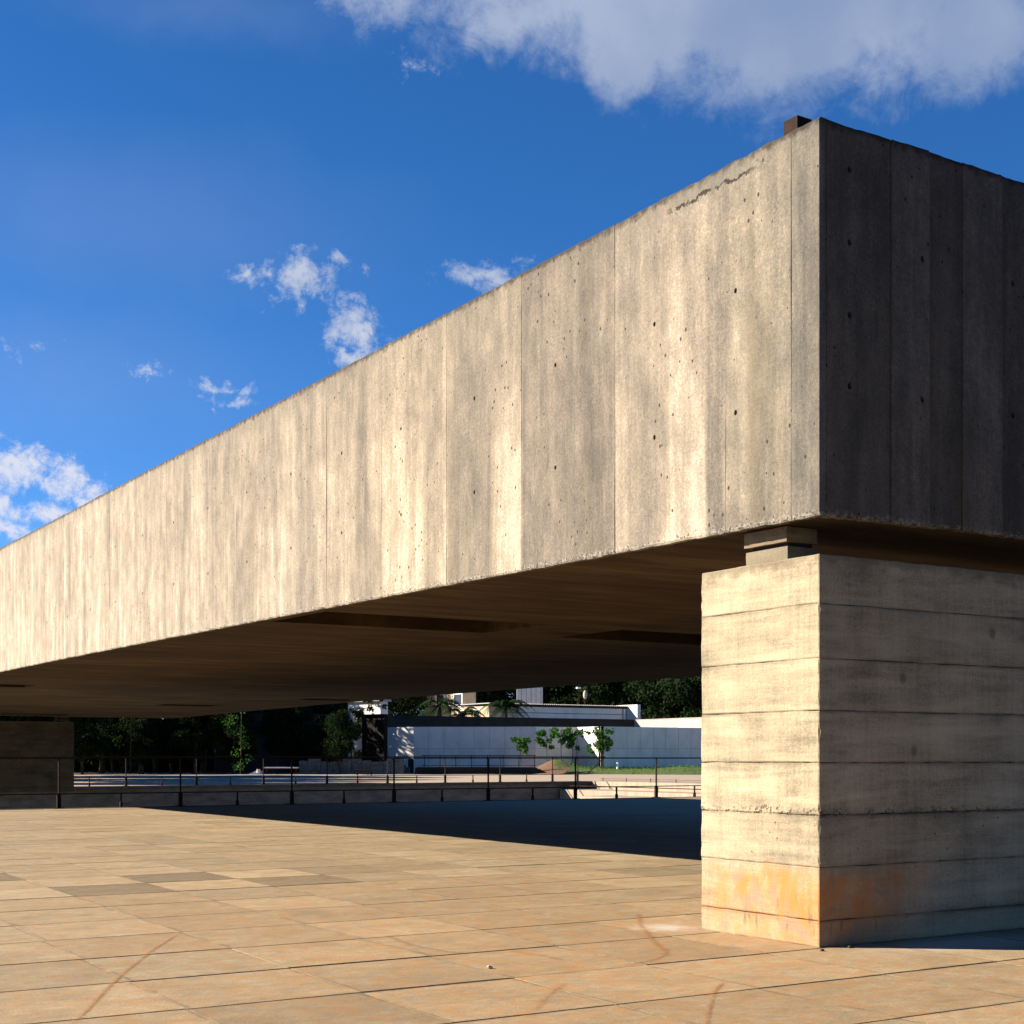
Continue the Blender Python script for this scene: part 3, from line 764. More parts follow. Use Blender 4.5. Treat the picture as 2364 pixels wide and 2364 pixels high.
# ---------------------------------------------------------------- railings
def railing(label, xs_tall, xs_short, y, z, x0, x1, end=None, plate=.075, group='low steel railings round the sunken court', mt='steel'):
    t = thing('steel_railing', label, 'railing', (xs_tall[0], y, z), group)
    ox = xs_tall[0]
    post_me = low_me = None
    for x in xs_tall:
        if post_me is None:
            m_ = MB(); m_.box(-.012, .012, -.02, .02, .27, .985); m_.box(-plate/2, plate/2, -.03, .03, .012, .27); m_.box(-.10, .10, -.06, .06, 0.001, .012)
            o = m_.build('tall_post', M[mt], t); post_me = o.data
        else: o = link('tall_post', post_me, None, t)
        o.location = (x-ox, 0, 0)
    for x in xs_short:
        if low_me is None:
            m_ = MB(); m_.box(-.013, .013, -.02, .02, .10, .27); m_.box(-.025, .025, -.03, .03, .001, .10)
            o = m_.build('short_post', M[mt], t); low_me = o.data
        else: o = link('short_post', low_me, None, t)
        o.location = (x-ox, 0, 0)
    m_ = MB(); m_.box(x0-ox, x1-ox, -.022, .022, .985, 1.015); m_.build('top_rail', M[mt], t)
    m_ = MB(); m_.box(x0-ox, x1-ox, -.018, .018, .272, .296); m_.build('low_rail', M[mt], t)
    if end:
        m_ = MB(); m_.bar((x1-ox-.02, 0, .285), (x1-ox+end, 0, 1.0), .03); m_.build('slanted_end', M[mt], t)
        m_ = MB(); m_.box(x1-ox, x1-ox+end, -.022, .022, .985, 1.015); m_.build('top_rail', M[mt], t)
    return t
tall = [2.26+2.5*k for k in range(-5, 11)]
railing('near dark steel railing along the plaza edge, crossing under the beam', tall, [x+1.25 for x in tall], 23.55, 0, tall[0]-1.2, tall[-1]+2.4)
tall = [24.68-2.5*k for k in range(0, 9)][::-1] + [27.18, 28.42]
railing('farther rust-brown steel railing across the court, slanting up at its right end', tall, [24.68-1.25-2.5*k for k in range(0, 9)]+[25.93], 43.1, ZF, tall[0]-1.2, 28.9, end=.9)
# ramp handrail running along the lit flank
t = thing('ramp_handrail', 'thin dark handrail along the sunlit court flank right of the far railing', 'handrail', (XR-1.5, 34, -.27))
m_ = MB(); m_.bar((0, -8, .16), (0, 8.3, .16), .035); m_.build('rail', M['steel'], t)
for k in range(7):
    m_ = MB(); m_.box(-.012, .012, -7.8+k*2.6-.012, -7.8+k*2.6+.012, 0, .15); m_.build('post', M['steel'], t)
t = thing('low_wire_fence', 'thin low wire fence on the upper edge of the sunlit court flank', 'fence', (XR+.15, 36, ZF))
for zz in (.05, .11):
    m_ = MB(); m_.bar((0, -8, zz), (0, 6.5, zz), .010); m_.build('wire', M['steel'], t)
for k in range(10):
    m_ = MB(); m_.box(-.01, .01, -7.9+k*1.58, -7.88+k*1.58, 0, .15); m_.build('stake', M['steel'], t)

def leaf_cloud(name, n, blobs, size, seed, flat=.0):
    rg = np.random.default_rng(seed)
    wts = np.array([b[3]**2 for b in blobs]); wts /= wts.sum()
    k = rg.choice(len(blobs), n, p=wts)
    B = np.array(blobs)
    d = rg.normal(size=(n, 3)); d /= np.linalg.norm(d, axis=1)[:, None]
    r = rg.random(n)**(1/2.2)
    c = B[k, :3] + d*(r*B[k, 3])[:, None]*np.array([1, 1, .8])
    a = rg.normal(size=(n, 3)); a[:, 2] -= .4; a /= np.linalg.norm(a, axis=1)[:, None]
    b = np.cross(a, rg.normal(size=(n, 3))); b /= np.linalg.norm(b, axis=1)[:, None]
    s = size*rg.uniform(.6, 1.4, n)[:, None]
    V = np.stack([c-a*s, c-b*s*.45, c+a*s, c+b*s*.45], 1).reshape(-1, 3)
    me = bpy.data.meshes.new(name); me.vertices.add(4*n); me.vertices.foreach_set('co', V.ravel())
    me.loops.add(4*n); me.loops.foreach_set('vertex_index', np.arange(4*n, dtype=np.int32))
    me.polygons.add(n); me.polygons.foreach_set('loop_start', np.arange(0, 4*n, 4, dtype=np.int32))
    me.polygons.foreach_set('loop_total', np.full(n, 4, dtype=np.int32)); me.update(); me.validate()
    return me
# ---------------------------------------------------------------- white panelled garden wall
def wall_run(parent, pts, z0, z1, rows, mat, th=.25, name='wall_panel', tint=.05):
    for (a, b_) in zip(pts, pts[1:]):
        a, b_ = Vector(a[:2]+(0,)) if isinstance(a, tuple) else Vector((a.x, a.y, 0)), Vector(b_[:2]+(0,)) if isinstance(b_, tuple) else Vector((b_.x, b_.y, 0))
        d = b_-a; L = d.length; d.normalize(); n_ = Vector((-d.y, d.x, 0))
        g = .010
        for (r0, r1) in zip(rows, rows[1:]):
            zz0, zz1 = z0+(z1-z0)*r0+g, z0+(z1-z0)*r1-g
            p = [a+d*g, b_-d*g]; q = [x+n_*th for x in p]
            V = [(v.x, v.y, z) for z in (zz0, zz1) for v in (p[0], p[1], q[1], q[0])]
            me = mesh(name, V, [(0, 1, 5, 4), (1, 2, 6, 5), (2, 3, 7, 6), (3, 0, 4, 7), (4, 5, 6, 7), (3, 2, 1, 0)])
            o = link(name, me, M[mat], parent); t_ = 1+R.uniform(-tint, tint); o.color = (t_, t_, t_, 1)
        q = [a+n_*.02, b_+n_*.02, b_+n_*(th-.02), a+n_*(th-.02)]
        V = [(v.x, v.y, z) for z in (z0+.01, z1-.01) for v in q]
        link('joint_filling', mesh('joint_filling', V, [(0, 1, 5, 4), (1, 2, 6, 5), (2, 3, 7, 6), (3, 0, 4, 7), (4, 5, 6, 7)]), M['palewall'], parent)
def split(a, b_, n): return [a.lerp(b_, k/n) for k in range(n+1)]
DW = 92.0
gw = thing('garden_wall', 'long white panelled garden wall with a sunlit step in it, behind the saplings', 'wall', (0, 0, 0))
A0 = at(893, DW+1.2); A1 = at(918, DW+.2); A2 = at(955, DW-.4); A3 = at(1332, DW+.6); A2b = A3 + Vector((-3.2, 0, 0))
A4 = A3 + Vector((0, -2.6, 0)); A5 = A4 + Vector((14.5, 0, 0))
zw0, zw1 = .1, hz(1678, DW)
rows = (0, .52, 1)
wall_run(gw, [A0, A1, A2], zw0, zw1, rows, 'whitewall')
wall_run(gw, split(A2, A2b, 8), zw0, zw1, rows, 'whitewall')
wall_run(gw, split(A2b, A3, 3), zw0, zw1, rows, 'whitewall')
wall_run(gw, split(A3, A4, 2), zw0, zw1, rows, 'whitewall')
wall_run(gw, split(A4, A5, 14), zw0, zw1, rows, 'whitewall')
def opening(name, px0, px1, py0, py1, D, mat, label, cat, th=.15):
    a = at(px0, D); z0, z1 = hz(py1, D), hz(py0, D)
    w_ = (px1-px0)/F*D
    t_ = thing(name, label, cat, (a.x, a.y, z0), rz=-math.atan2(sn, cs))
    return t_, w_, z1-z0
t, w_, h_ = opening('dark_cabinet', 942, 954, 1752, 1775, DW-1.6, 'dark', 'small dark metal cabinet standing against the left end of the white garden wall', 'cabinet')
m_ = MB(); m_.box(0, w_, 0, .3, -.35, h_); m_.build('cabinet_body', M['dark'], t)
m_ = MB(); m_.box(.02, w_-.02, -.015, 0, .03, h_-.03); m_.build('door', M['dark'], t)
t, w_, h_ = opening('stone_steps', 905, 944, 1762, 1776, DW-2.5, 'rubble', 'low brown stone steps beside the dark cabinet at the garden wall', 'steps')
for k in range(3):
    m_ = MB(); m_.box(0, w_-k*.25, k*.3, 1.0, -.4, h_*(k+1)/3); m_.build('step', M['rubble'], t)

# high mossy wall, its shade painted into the dark colour, with sunlit return
D2 = 112.0
Kc = at(1465, D2); zt2 = hz(1663, D2)
t = thing('boundary_wall', 'high mossy boundary wall with shade painted into its dark colour, behind the white garden wall', 'wall', Kc)
m_ = MB(); m_.box(-34, 0, 0, .3, 0, zt2); m_.build('wall_face', M['darkwall'], t)
m_ = MB(); m_.box(-34, .02, -.05, .35, zt2, zt2+.06); m_.build('coping', M['darkwall'], t)
t = thing('side_wall', 'pale sunlit boundary wall right of the white building, above the garden wall', 'wall', Kc)
m_ = MB(); m_.box(.03, .33, -22, 0, 0, zt2); m_.build('wall_face', M['palewall'], t)
m_ = MB(); m_.box(0, .38, -22, -.01, zt2, zt2+.05); m_.build('coping', M['palewall'], t)

# long low white building
D3 = 121.0
kb = at(1446, D3); ze = hz(1629, D3)
t = thing('white_building', 'long low white building with a corrugated roof edge and a downpipe', 'building', (kb.x, kb.y, 0))
m_ = MB(); m_.box(-13.4, 0, 0, 6, 0, ze-.28); m_.build('wall', M['whitewall'], t)
m_ = MB(); m_.box(-13.45, -13.402, 0.02, 6, 0, ze-.28); m_.build('side_wall', M['beige'], t)
for wy in (1.4, 3.9):
    m_ = MB(); m_.box(-13.50, -13.452, wy, wy+1.0, 3.9, 4.9); fr = m_.build('window', M['paint'], t)
    m_ = MB(); m_.box(-13.515, -13.501, wy+.08, wy+.92, 3.98, 4.82); m_.build('pane', M['glass'], fr)
m_ = MB(); m_.box(-13.4, -.02, -.03, 0, ze-.78, ze-.74); m_.build('string_course', M['cap'], t)
m_ = MB(); m_.box(-13.5, 0, -.08, -.001, ze-.28, ze-.10); m_.build('fascia', M['dark'], t)
m_ = MB(); n = 68
for k in range(n):
    x = -13.6+k*.2
    m_.add([(x, -.25, ze-.10), (x+.1, -.25, ze-.03), (x+.2, -.25, ze-.10), (x, 6.2, ze-.08), (x+.1, 6.2, ze-.01), (x+.2, 6.2, ze-.08)], [(0, 1, 4, 3), (1, 2, 5, 4)])
m_.build('corrugated_roof', M['roof'], t)
m_ = MB(); m_.box(.01, .35, -1.5, 6, 0, ze+.05); m_.build('end_wall', M['whitewash'], t)
m_ = MB(); m_.bar((-.3, -.1, 0), (-.3, -.1, ze-.3), .16, n=8); m_.build('downpipe', M['paint'], t)

def box_house(name, label, px0, px1, D, ztop, depth, mat, rz=None, windows=(), roofh=.0, cat='building'):
    a = at(px0, D); w_ = (px1-px0)/F*D
    t_ = thing(name, label, cat, (a.x, a.y, 0), rz=(-math.atan2(sn, cs) if rz is None else rz))
    m_ = MB(); m_.box(0, w_, 0, depth, 0, ztop); m_.build('wall', M[mat], t_)
    if roofh:
        m_ = MB(); m_.box(-.2, w_+.2, -.3, depth+.2, ztop, ztop+roofh); m_.build('roof', M['roof'], t_)
    for (wx, wz, ww, wh) in windows:
        m_ = MB()
        for (a0, a1, b0, b1) in ((wx, wx+.07, wz, wz+wh), (wx+ww-.07, wx+ww, wz, wz+wh), (wx+.07, wx+ww-.07, wz, wz+.07), (wx+.07, wx+ww-.07, wz+wh-.07, wz+wh)):
            m_.box(a0, a1, -.05, -.002, b0, b1)
        fr = m_.build('window', M['paint'], t_)
        m_ = MB(); m_.box(wx+.07, wx+ww-.07, -.02, -.003, wz+.07, wz+wh-.07); m_.build('pane', M['glass'], fr)
    return t_, w_
# block of pale concrete above the white building
t, w_ = box_house('concrete_tower', 'pale stained concrete block rising behind the roof of the white building', 1193, 1253, 136, 9.0, 3, 'whitewash', windows=())
for k in range(5):
    m_ = MB(); m_.box(.42+k*.46, .45+k*.46, -.01, -.001, 3, 9.0); m_.build('joint', M['mortar'], t)
lz = -math.atan2(sn, cs)
t, w_ = box_house('beige_house', 'sunlit beige house half hidden behind the palms', 985, 1103, 128, 7.6, 1.6, 'beige', rz=lz-.75, roofh=.25,
                  windows=((1.2, 5.4, 1.1, 1.2), (3.4, 5.4, 1.1, 1.2)))
# white house with a big dark opening behind foliage
a = at(803, 88); t = thing('white_house', 'tall white sunlit house front with a big dark opening, veiled by leaves', 'house', (a.x, a.y, 0), rz=-1.309)
W2 = 2.95; Z2 = hz(1622, 88)
m_ = MB(); m_.box(0, .95, 0, .6, .0, Z2-.75); m_.build('wall', M['whitewash'], t)
m_ = MB(); m_.box(0, W2, 0, .6, Z2-.749, Z2); m_.build('lintel', M['whitewash'], t)
m_ = MB(); m_.box(.952, W2-.002, .3, .58, 0.0, Z2-.751); m_.build('door', M['black'], t)
m_ = MB(); m_.box(.30, .36, -.05, -.002, 0, Z2-.97); m_.build('downpipe', M['cap'], t)
m_ = MB(); m_.box(-.2, W2+.1, -.2, .8, Z2, Z2+.12); m_.build('roof', M['roof'], t)
a = at(690, 86); t = thing('rubble_wall', 'low grey rubble wall under the white house, behind the far railing', 'wall', (a.x, a.y, 0), rz=lz)
x = 0
while x < 5.7:
    w_ = R.uniform(.4, .8); z = .0
    while z < .78:
        h_ = R.uniform(.2, .32); m_ = MB(); m_.box(x+.01, x+w_-.01, R.uniform(-.03, .02), .4, z, z+h_-.015); m_.build('stone', M['rubble'], t); z += h_
    x += w_
t = thing('climbing_plant', 'loose leafy creeper hanging over the column and lintel of the white house', 'creeper', at(800, 87))
bl = [(R.uniform(-.2, .5), R.uniform(-1.0, -.5), R.uniform(.8, 4.2), .32) for _ in range(12)] + [(R.uniform(.2, 2.4), R.uniform(-2.0, -1.0), Z2+R.uniform(-.5, .2), .28) for _ in range(7)]
link('foliage', leaf_cloud('foliage', 1500, bl, .10, 77), M['leafdark'], t)
m_ = MB(); m_.bar((0, -.8, 0), (.2, -.8, 3.9), .07, n=6); m_.bar((.2, -.8, 3.9), (2.0, -1.6, Z2-.2), .05, n=6); m_.build('stem', M['bark'], t)
# dark ledge with third railing before the garden wall
a = at(958, 86); t = thing('planter_wall', 'low dark red-brown planter wall in front of the white garden wall', 'planter', (a.x, a.y, 0), rz=lz)
m_ = MB(); m_.box(0, 7.3, 0, 1.2, 0, .42); m_.build('wall', M['dark'], t)
m_ = MB(); m_.box(.1, 7.2, .1, 1.1, .421, .46); m_.build('soil', M['soil'], t)
t = thing('steel_railing', 'small third railing standing on the dark planter wall', 'railing', (a.x, a.y, .46), rz=lz)
m_ = MB(); m_.box(.35, 7.2, .58, .62, .68, .72); m_.build('top_rail', M['steel'], t)
m_ = MB(); m_.box(.35, 7.2, .585, .615, .08, .11); m_.build('low_rail', M['steel'], t)
for k in range(8):
    m_ = MB(); m_.box(.5+k*.945, .54+k*.945, .57, .63, 0, .68); m_.build('post', M['rust' if k % 2 else 'steel'], t)

# benches and small things on the far terrace
def bench(px0, px1, D, label, topmat, h=.40):
    a = at(px0, D, ZF); w_ = (px1-px0)/F*D
    t_ = thing('bench', label, 'bench', a, rz=lz)
    m_ = MB(); m_.box(0, w_, 0, .5, h-.06, h); m_.build('seat', M[topmat], t_)
    m_ = MB(); m_.box(.03, w_-.03, .03, .47, h-.12, h-.061); m_.build('seat_frame', M['rust'], t_)
    for x in (.12, w_-.16):
        for y in (.05, .41):
            m_ = MB(); m_.box(x, x+.05, y, y+.05, 0, h-.121); m_.build('leg', M['rust'], t_)
    m_ = MB(); m_.bar((.3, .25, h-.13), (.75, .25, .02), .03); m_.build('brace', M['rust'], t_)
bench(609, 688, 84, 'white-topped bench with rusty legs, left of the white house', 'paint', .42)
bench(818, 862, 80, 'dark low bench behind the far railing below the white house', 'dark', .30)
a = at(597, 84, ZF); t = thing('litter_bin', 'small white cylindrical bin left of the white-topped bench', 'bin', a)
m_ = MB(); m_.bar((0, 0, 0), (0, 0, .30), .2, n=12); m_.build('bin_body', M['paint'], t)
m_ = MB(); m_.bar((0, 0, .301), (0, 0, .34), .22, n=12); m_.build('rim', M['dark'], t)
a = at(572, 84, ZF); t = thing('white_kerb_ramp', 'low white sloping block beside the small bin', 'ramp', a, rz=lz)
t.name = 'sloping_block'
m_ = MB(); m_.add([(0, 0, 0), (.75, 0, 0), (.75, .6, 0), (0, .6, 0), (.45, 0, .19), (.75, 0, .19), (.75, .6, .19), (.45, .6, .19)], [(0, 1, 5, 4), (1, 2, 6, 5), (2, 3, 7, 6), (3, 0, 4, 7), (4, 5, 6, 7)]); m_.build('block', M['paint'], t)
a = at(1426, 86.3, .30); t = thing('marker_post', 'short white marker post in the grass before the garden wall', 'post', a)
m_ = MB(); m_.bar((0, 0, -.1), (0, 0, .42), .14, n=10); m_.build('post_body', M['paint'], t)
m_ = MB(); m_.bar((0, 0, .421), (0, 0, .44), .10, n=10); m_.build('cap', M['paint'], t)
a = at(1440, 86.3, .42); t = thing('loose_pipe', 'grey pipe lying in the grass beside the white marker post', 'pipe', a, rz=lz)
m_ = MB(); m_.bar((0, 0, .1), (.38, .1, -.08), .05, n=8); m_.build('pipe_body', M['roof'], t)
m_ = MB(); m_.bar((-.04, -.01, .12), (0, 0, .1), .08, n=8); m_.build('pipe_end', M['roof'], t)
# blue-white lamp behind the building
a = at(1337, 132); t = thing('street_lamp', 'white street lamp on a thin pole behind the white building', 'lamp', a)
zl = hz(1590, 132)
m_ = MB(); m_.bar((0, 0, 0), (0, 0, zl), .08, n=8); m_.build('pole', M['steel'], t)
m_ = MB(); m_.box(-.28, .15, -.1, .1, zl, zl+.14); m_.build('lamp_head', M['paint'], t)
a = at(1351, 134); t = thing('water_tank', 'pale rounded tank on a post behind the white building', 'tank', a)
bm = bmesh.new(); bmesh.ops.create_uvsphere(bm, u_segments=16, v_segments=10, radius=1)
me = bpy.data.meshes.new('tank'); bm.to_mesh(me); bm.free()
o = link('tank_body', me, M['palewall'], t); o.scale = (.20, .20, .42); o.location = (0, 0, hz(1604, 134))
m_ = MB(); m_.bar((0, 0, 0), (0, 0, hz(1604, 134)-.5), .15, n=8); m_.build('support', M['steel'], t)

# ---------------------------------------------------------------- grass bank and mound
def bank():
    nx, ny = 60, 20; vs = []; fs = []
    for j in range(ny+1):
        for i in range(nx+1):
            px = 1215 + (1760-1215)*i/nx; D = 81 + 15*j/ny
            edge0 = 85.5 - (px-1215)/500*5.0
            p = at(px, D)
            r = max(0, min(1, (D-edge0)/3.0)); z = ZF-.06 + .37*r*r*(3-2*r)
            z += .55*math.exp(-((px-1285)/38.)**2-((D-88.3)/1.5)**2) + .12*math.exp(-((px-1590)/60.)**2-((D-85)/2.)**2)
            if D < edge0: z = ZF-.06
            z += nz((p.x, p.y, 0), .9, .04)*r
            vs.append((p.x, p.y, z)); 
    for j in range(ny):
        for i in range(nx): fs.append((j*(nx+1)+i, j*(nx+1)+i+1, (j+1)*(nx+1)+i+1, (j+1)*(nx+1)+i))
    me = mesh('grass_bank', vs, fs, True); o = link('grass_bank', me, M['turf'], kind='structure')
    me.materials.append(M['soil'])
    V = np.array(vs)
    gv = []; gf = []
    for q in range(15000):
        i = R.random()*nx; j = R.random()*ny; i0, j0 = int(min(i, nx-1)), int(min(j, ny-1)); a = V[j0*(nx+1)+i0]
        px = 1215+(1760-1215)*i/nx
        z = a[2]
        if z < ZF+.02: continue
        p = at(px, 81+15*j/ny)
        soil = px < 1330 and nz((p.x, p.y, 3), .8, 1) > (px-1290)/90.
        if soil: continue
        h = R.uniform(.05, .13)*(2.0 if R.random() < .02 and px > 1480 else 1); an = R.uniform(0, 6.28); w = R.uniform(.02, .045)
        dx, dy = math.cos(an)*w, math.sin(an)*w; lx, ly = R.uniform(-.05, .05), R.uniform(-.05, .05)
        n = len(gv); gv += [(p.x-dx, p.y-dy, z-.02), (p.x+dx, p.y+dy, z-.02), (p.x+lx, p.y+ly, z+h)]; gf.append((n, n+1, n+2))
    for pl in me.polygons:
        c = pl.center; v = Vector((c.x, c.y, 0))-CAM; D = v.dot(FWD); px = CX+F*v.dot(RGT)/D
        pl.material_index = 1 if (px < 1330 and nz((c.x, c.y, 3), .8, 1) > (px-1290)/90.) else 0
    link('grass', mesh('grass', gv, gf), M['grass'], label='short green grass covering the bank before the garden wall', category='grass', kind='stuff')
bank()

# ---------------------------------------------------------------- plants
def tree_meshes(seed, n, lf):
    rg = random.Random(seed); H = 11.0
    bl = []
    for k in range(34):
        an = rg.uniform(0, 6.28); rr = rg.uniform(.3, 3.4); z = rg.uniform(2.6, 10.2)
        rr *= max(.35, 1-abs(z-6)/6.5)
        bl.append((math.cos(an)*rr, math.sin(an)*rr, z, rg.uniform(.9, 1.7)))
    cm = leaf_cloud('crown', n, bl, lf, seed)
    m_ = MB()
    pts = [Vector((0, 0, 0)), Vector((.1, .05, 2)), Vector((-.1, .1, 4.5)), Vector((.05, 0, 8))]
    for (a, b_, r0) in zip(pts, pts[1:], (.42, .33, .2)): m_.bar(a, b_, r0, n=7)
    for b_ in bl[::2]:
        zz = max(1.6, b_[2]*.55); m_.bar((0, .05, zz), b_[:3], .10, n=5)
    return cm, mesh('trunk', m_.v, m_.f)
TM = [tree_meshes(3, 15000, .16), tree_meshes(11, 15000, .17), tree_meshes(23, 15000, .15)]
for cm, tm in TM: tm.materials.append(M['bark'])
CM = {}
def plant_tree(px, D, sc, var, leaf, label, group, squash=1.0, name='tree', cat='tree'):
    p = at(px, D); t_ = thing(name, label, cat, (p.x, p.y, 0), group, rz=(px*.37) % 6.28)
    cm, tm = TM[var]
    key = (var, leaf)
    if key not in CM:
        c2 = cm.copy(); c2.materials.clear(); c2.materials.append(M[leaf]); CM[key] = c2
    o = link('crown', CM[key], None, t_); o.scale = (sc, sc, sc*squash)
    o = link('trunk', tm, None, t_); o.scale = (sc, sc, sc*squash)
G1 = 'dark trees beyond the court'
spec = [(-60, 92, 1.05, 'at the far left edge beyond the far pier'), (95, 96, 1.1, 'directly behind the far pier'), (235, 90, .95, 'just right of the far pier'),
        (360, 97, 1.1, 'second right of the far pier, with bright lower leaves'), (470, 91, .95, 'midway between far pier and white-topped bench'),
        (560, 96, 1.1, 'left of the white-topped bench, hung with creepers'), (650, 99, 1.0, 'directly behind the white-topped bench'),
        (700, 101, 1.0, 'left beside the white house'), (905, 128, .9, 'right beside the white house, above the garden wall'),
        (1300, 150, 1.15, 'behind the street lamp'), (1150, 152, 1.2, 'behind the concrete tower'), (1040, 150, 1.2, 'behind the beige house'), (1420, 146, 1.2, 'behind the right end of the white building'),
        (1530, 139, 1.1, 'above the pale sunlit boundary wall'), (1640, 134, 1.1, 'behind the near pier')]
for k, (px, D, sc, wh) in enumerate(spec):
    plant_tree(px, D, sc, k % 3, 'leafdark', 'dense dark evergreen tree '+wh, G1)
for k, px in enumerate(range(-260, 1900, 150)):
    nm = ['leftmost', 'second', 'third', 'fourth', 'fifth', 'sixth', 'seventh', 'eighth', 'ninth', 'tenth', 'eleventh', 'twelfth', 'thirteenth', 'fourteenth', 'fifteenth'][k]
    plant_tree(px, 168, 1.55, (k+1) % 3, 'leafdark', 'tall black-looking tree in the back row, %s from the left' % nm, 'back row of tall trees')
for k, (px, D, sc, wh) in enumerate([(20, 84, .42, 'left of the far pier'), (190, 84, .42, 'right beside the far pier'), (330, 86, .40, 'in the dark strip between far pier and bench'),
        (450, 86, .42, 'under the creepers'), (545, 87, .36, 'left of the small bin'), (640, 90, .40, 'behind the white-topped bench'), (745, 92, .34, 'left of the rubble wall'),
        (110, 87, .45, 'behind the far pier'), (260, 88, .42, 'second right of the far pier'), (395, 88, .42, 'behind the middle of the far railing')]):
    plant_tree(px, D, sc, k % 3, 'leafdark', 'rounded dark shrub '+wh, 'shrubs at the foot of the dark trees', 1.0, 'shrub', 'shrub')
for k, (px, D, sc, wh) in enumerate([(540, 86, .42, 'with green leaves, left of the bench'), (322, 85, .30, 'sprouting right of the far pier'), (785, 85, .36, 'in front of the white house'), (452, 88, .34, 'with pale tips among the dark trees'), (700, 90, .4, 'between bench and white house')]):
    plant_tree(px, D, sc, k % 3, 'leafdark', 'small green tree '+wh, 'small green trees', 1.0, 'small_tree', 'tree')
mb = MB(); q = [at(-700, 92), at(880, 92), at(1000, 200), at(-2500, 200)]
mb.add([(v.x, v.y, ZF+.004) for v in q], [(0, 1, 2, 3)]); mb.build('planting_bed', M['soil'], kind='structure')
for k, (p0, p1, D, wh) in enumerate([(-420, 170, 96, 'behind the far pier'), (165, 500, 98, 'between the far pier and the creepers'), (495, 800, 97, 'behind the white-topped bench')]):
    a = at(p0, D); w_ = (p1-p0)/F*D; t_ = thing('hedge', 'thick dark clipped hedge '+wh, 'hedge', (a.x, a.y, 0), 'dark hedges under the trees', rz=lz)
    bl = [(w_*(i+.5)/24, R.uniform(0, 1.2), z_, .75) for i in range(24) for z_ in (.5, 1.3, 2.1, 2.9)]
    link('foliage', leaf_cloud('foliage', 9000, bl, .17, 50+k), M['leafdark'], t_)
    m_ = MB(); m_.box(0, w_, .35, .85, 0, 3.1); m_.build('branches', M['bark'], t_)
t = thing('climbing_plant', 'sparse bright-leaved creeper hanging in the dark trees left of the bench', 'creeper', at(555, 84))
link('foliage', leaf_cloud('foliage', 420, [(R.uniform(-.6, .6)+R.uniform(-.3, .3), R.uniform(-.3, .3), z_*.42+.5, .42) for z_ in range(11)], .075, 91), M['leafyoung'], t)
m_ = MB(); m_.bar((0, 0, 0), (.1, 0, 5.4), .05, n=6); m_.build('stem', M['bark'], t)
t = thing('climbing_plant', 'few pale green sprays of creeper between far pier and railing trees', 'creeper', at(300, 84))
link('foliage', leaf_cloud('foliage', 160, [(R.uniform(-1.2, 1.2), 0, R.uniform(1.5, 4), .35) for z_ in range(5)], .075, 92), M['leafyoung'], t)
m_ = MB(); m_.bar((0, 0, 0), (.1, 0, 4.0), .05, n=6); m_.build('stem', M['bark'], t)
# shade trees to the left, hidden from the photograph by the beam but shading the far terrace
for k, (x, y) in enumerate(((8, 57.5), (11, 60.5), (3, 53), (-2, 56), (6, 64), (8, 51.5), (-7, 59), (13, 68), (12, 75), (9, 71))):
    t_ = thing('tree', 'broad dark tree behind the far pier, '+('close beside the court coping', 'second row from the court', 'beyond the left frame edge nearest the court', 'beyond the left frame edge in the second row', 'in the middle of the clump', 'touching the far railing', 'farthest left of the clump', 'right of the clump on the terrace', 'at the back of the clump near the hedge', 'left at the back of the clump')[k], 'tree', (x, y, 0), G1, rz=k)
    sc = (.78, .84, .74, .78, .9, .70, .85, .95, 1.0, .98)[k]
    link('crown', CM[(k % 3, 'leafdark')], None, t_).scale = (1.15*sc, 1.15*sc, sc); link('trunk', TM[k % 3][1], None, t_).scale = (sc, sc, sc)

for k, (x, y, sc) in enumerate(((-34, -33, 1.3), (-22, -38, 1.45), (-10, -35, 1.3), (2, -39, 1.5), (14, -34, 1.35), (26, -38, 1.4), (38, -32, 1.3), (46, -20, 1.35), (50, -6, 1.25))):  # unseen trees added behind the camera to cut sky light on shaded faces
    t_ = thing('tree', 'big tree added to cut sky light, unseen behind the camera, %s' % ('at its far left', 'second from its left', 'third from its left', 'fourth from its left', 'straight behind it', 'sixth from its left', 'third from its right', 'second from its right', 'at its far right')[k], 'tree', (x, y, 0), 'unseen trees added to cut sky light', rz=k*1.3)
    link('crown', CM[(k % 3, 'leafdark')], None, t_).scale = (sc, sc, sc); link('trunk', TM[k % 3][1], None, t_).scale = (sc, sc, sc)
def sapling(px, D, h, label, seed, base):
    p = at(px, D, base); t_ = thing('sapling', label, 'sapling', p, 'young trees in front of the garden wall')
    rg = random.Random(seed); m_ = MB(); bl = []
    top = Vector((rg.uniform(-.1, .1), rg.uniform(-.1, .1), h*.95)); m_.bar((0, 0, -.1), top*.55, .045, n=6); m_.bar(top*.55, top, .03, n=5)
    for k in range(16):
        a = rg.uniform(0, 6.28); z0 = h*rg.uniform(.38, .92); r = rg.uniform(.2, .62)*h/2
        e = Vector((math.cos(a)*r, math.sin(a)*r, z0+rg.uniform(.05, .3))); m_.bar(top*(z0/h), e, .015, n=4); bl.append((e.x, e.y, e.z, rg.uniform(.09, .27)*h/2))
    m_.build('trunk', M['bark'], t_)
    link('crown', leaf_cloud('crown', 620, bl, .095, seed), M['leafyoung'], t_)
sapling(1204, 85.5, 2.0, 'round green sapling, leftmost of the saplings at the garden wall', 1, .3)
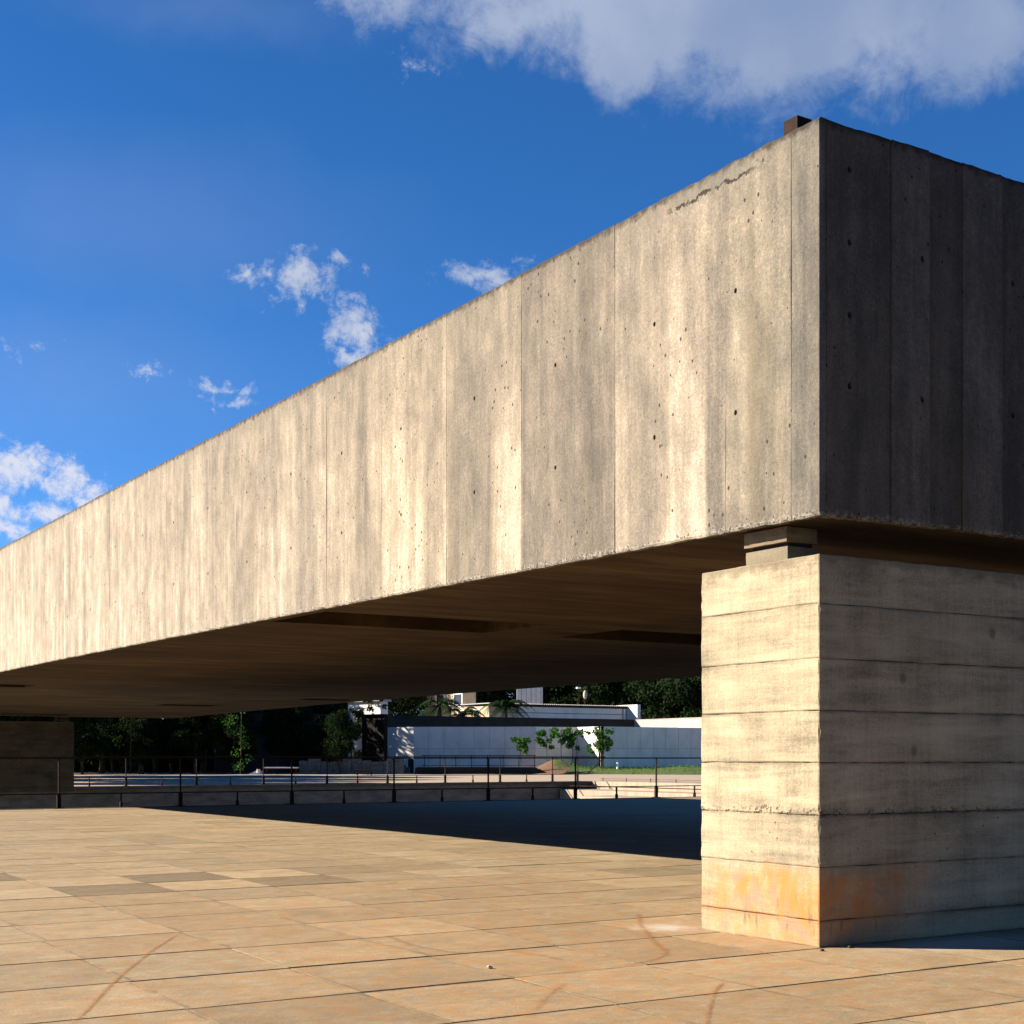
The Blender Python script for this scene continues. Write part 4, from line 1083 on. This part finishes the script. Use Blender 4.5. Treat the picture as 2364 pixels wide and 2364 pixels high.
sapling(1262, 88.5, 1.9, 'leaning sapling on the left flank of the earth mound', 2, .65)
sapling(1296, 88.3, 2.0, 'bushy sapling on top of the earth mound', 3, .8)
sapling(1322, 88.3, 2.2, 'slim staked sapling left of the sunlit step in the wall', 4, .6)
sapling(1372, 87.0, 2.1, 'sapling standing against the sunlit step of the garden wall', 5, .4)
sapling(1392, 87.3, 2.3, 'rightmost sapling, just right of the sunlit wall step', 6, .4)

def palm(px, D, hcrown, label, seed, nf=17, fl=2.7):
    p = at(px, D); t_ = thing('palm_tree', label, 'palm', (p.x, p.y, 0), 'palms above the boundary wall')
    rg = random.Random(seed); m_ = MB()
    for k in range(8): m_.bar((0, 0, hcrown*k/8), (0, 0, hcrown*(k+1)/8), .30-.01*k, n=8)
    m_.build('trunk', M['bark'], t_)
    for k in range(nf):
        a = 6.283*k/nf+rg.uniform(-.2, .2); up = rg.uniform(-.3, 1.2); L = fl*rg.uniform(.8, 1.1)
        pts = []
        for s_ in range(9):
            u = s_/8; r = L*u*math.cos(up*(1-.3*u)); z = L*(math.sin(up)*u - .95*u*u)
            pts.append(Vector((math.cos(a)*r, math.sin(a)*r, hcrown+z)))
        m2 = MB()
        for q0, q1 in zip(pts, pts[1:]): m2.bar(q0, q1, .03, n=3)
        side = Vector((-math.sin(a), math.cos(a), 0))
        for s_ in range(1, 34):
            u = s_/34; i0 = min(int(u*8), 7); c = pts[i0].lerp(pts[i0+1], u*8-i0); dr = (pts[i0+1]-pts[i0]).normalized()
            ll = .62*math.sin(math.pi*min(1, u*.9+.12))
            for sg in (-1, 1):
                tip = c + side*sg*ll*.8 + dr*ll*.5 + Vector((0, 0, -ll*.45)); w = dr*.038
                m2.add([c-w, c+w, tip], [(0, 1, 2)])
        m2.build('frond', M['palm'], t_)
palm(1016, 109, 4.9, 'left palm in front of the beige house', 1)
palm(1068, 111, 4.3, 'middle palm with bright drooping fronds before the beige house', 2)
palm(1168, 113, 5.0, 'right palm overlapping the left part of the white building', 3, 20, 2.8)
print('objects', len(bpy.data.objects))
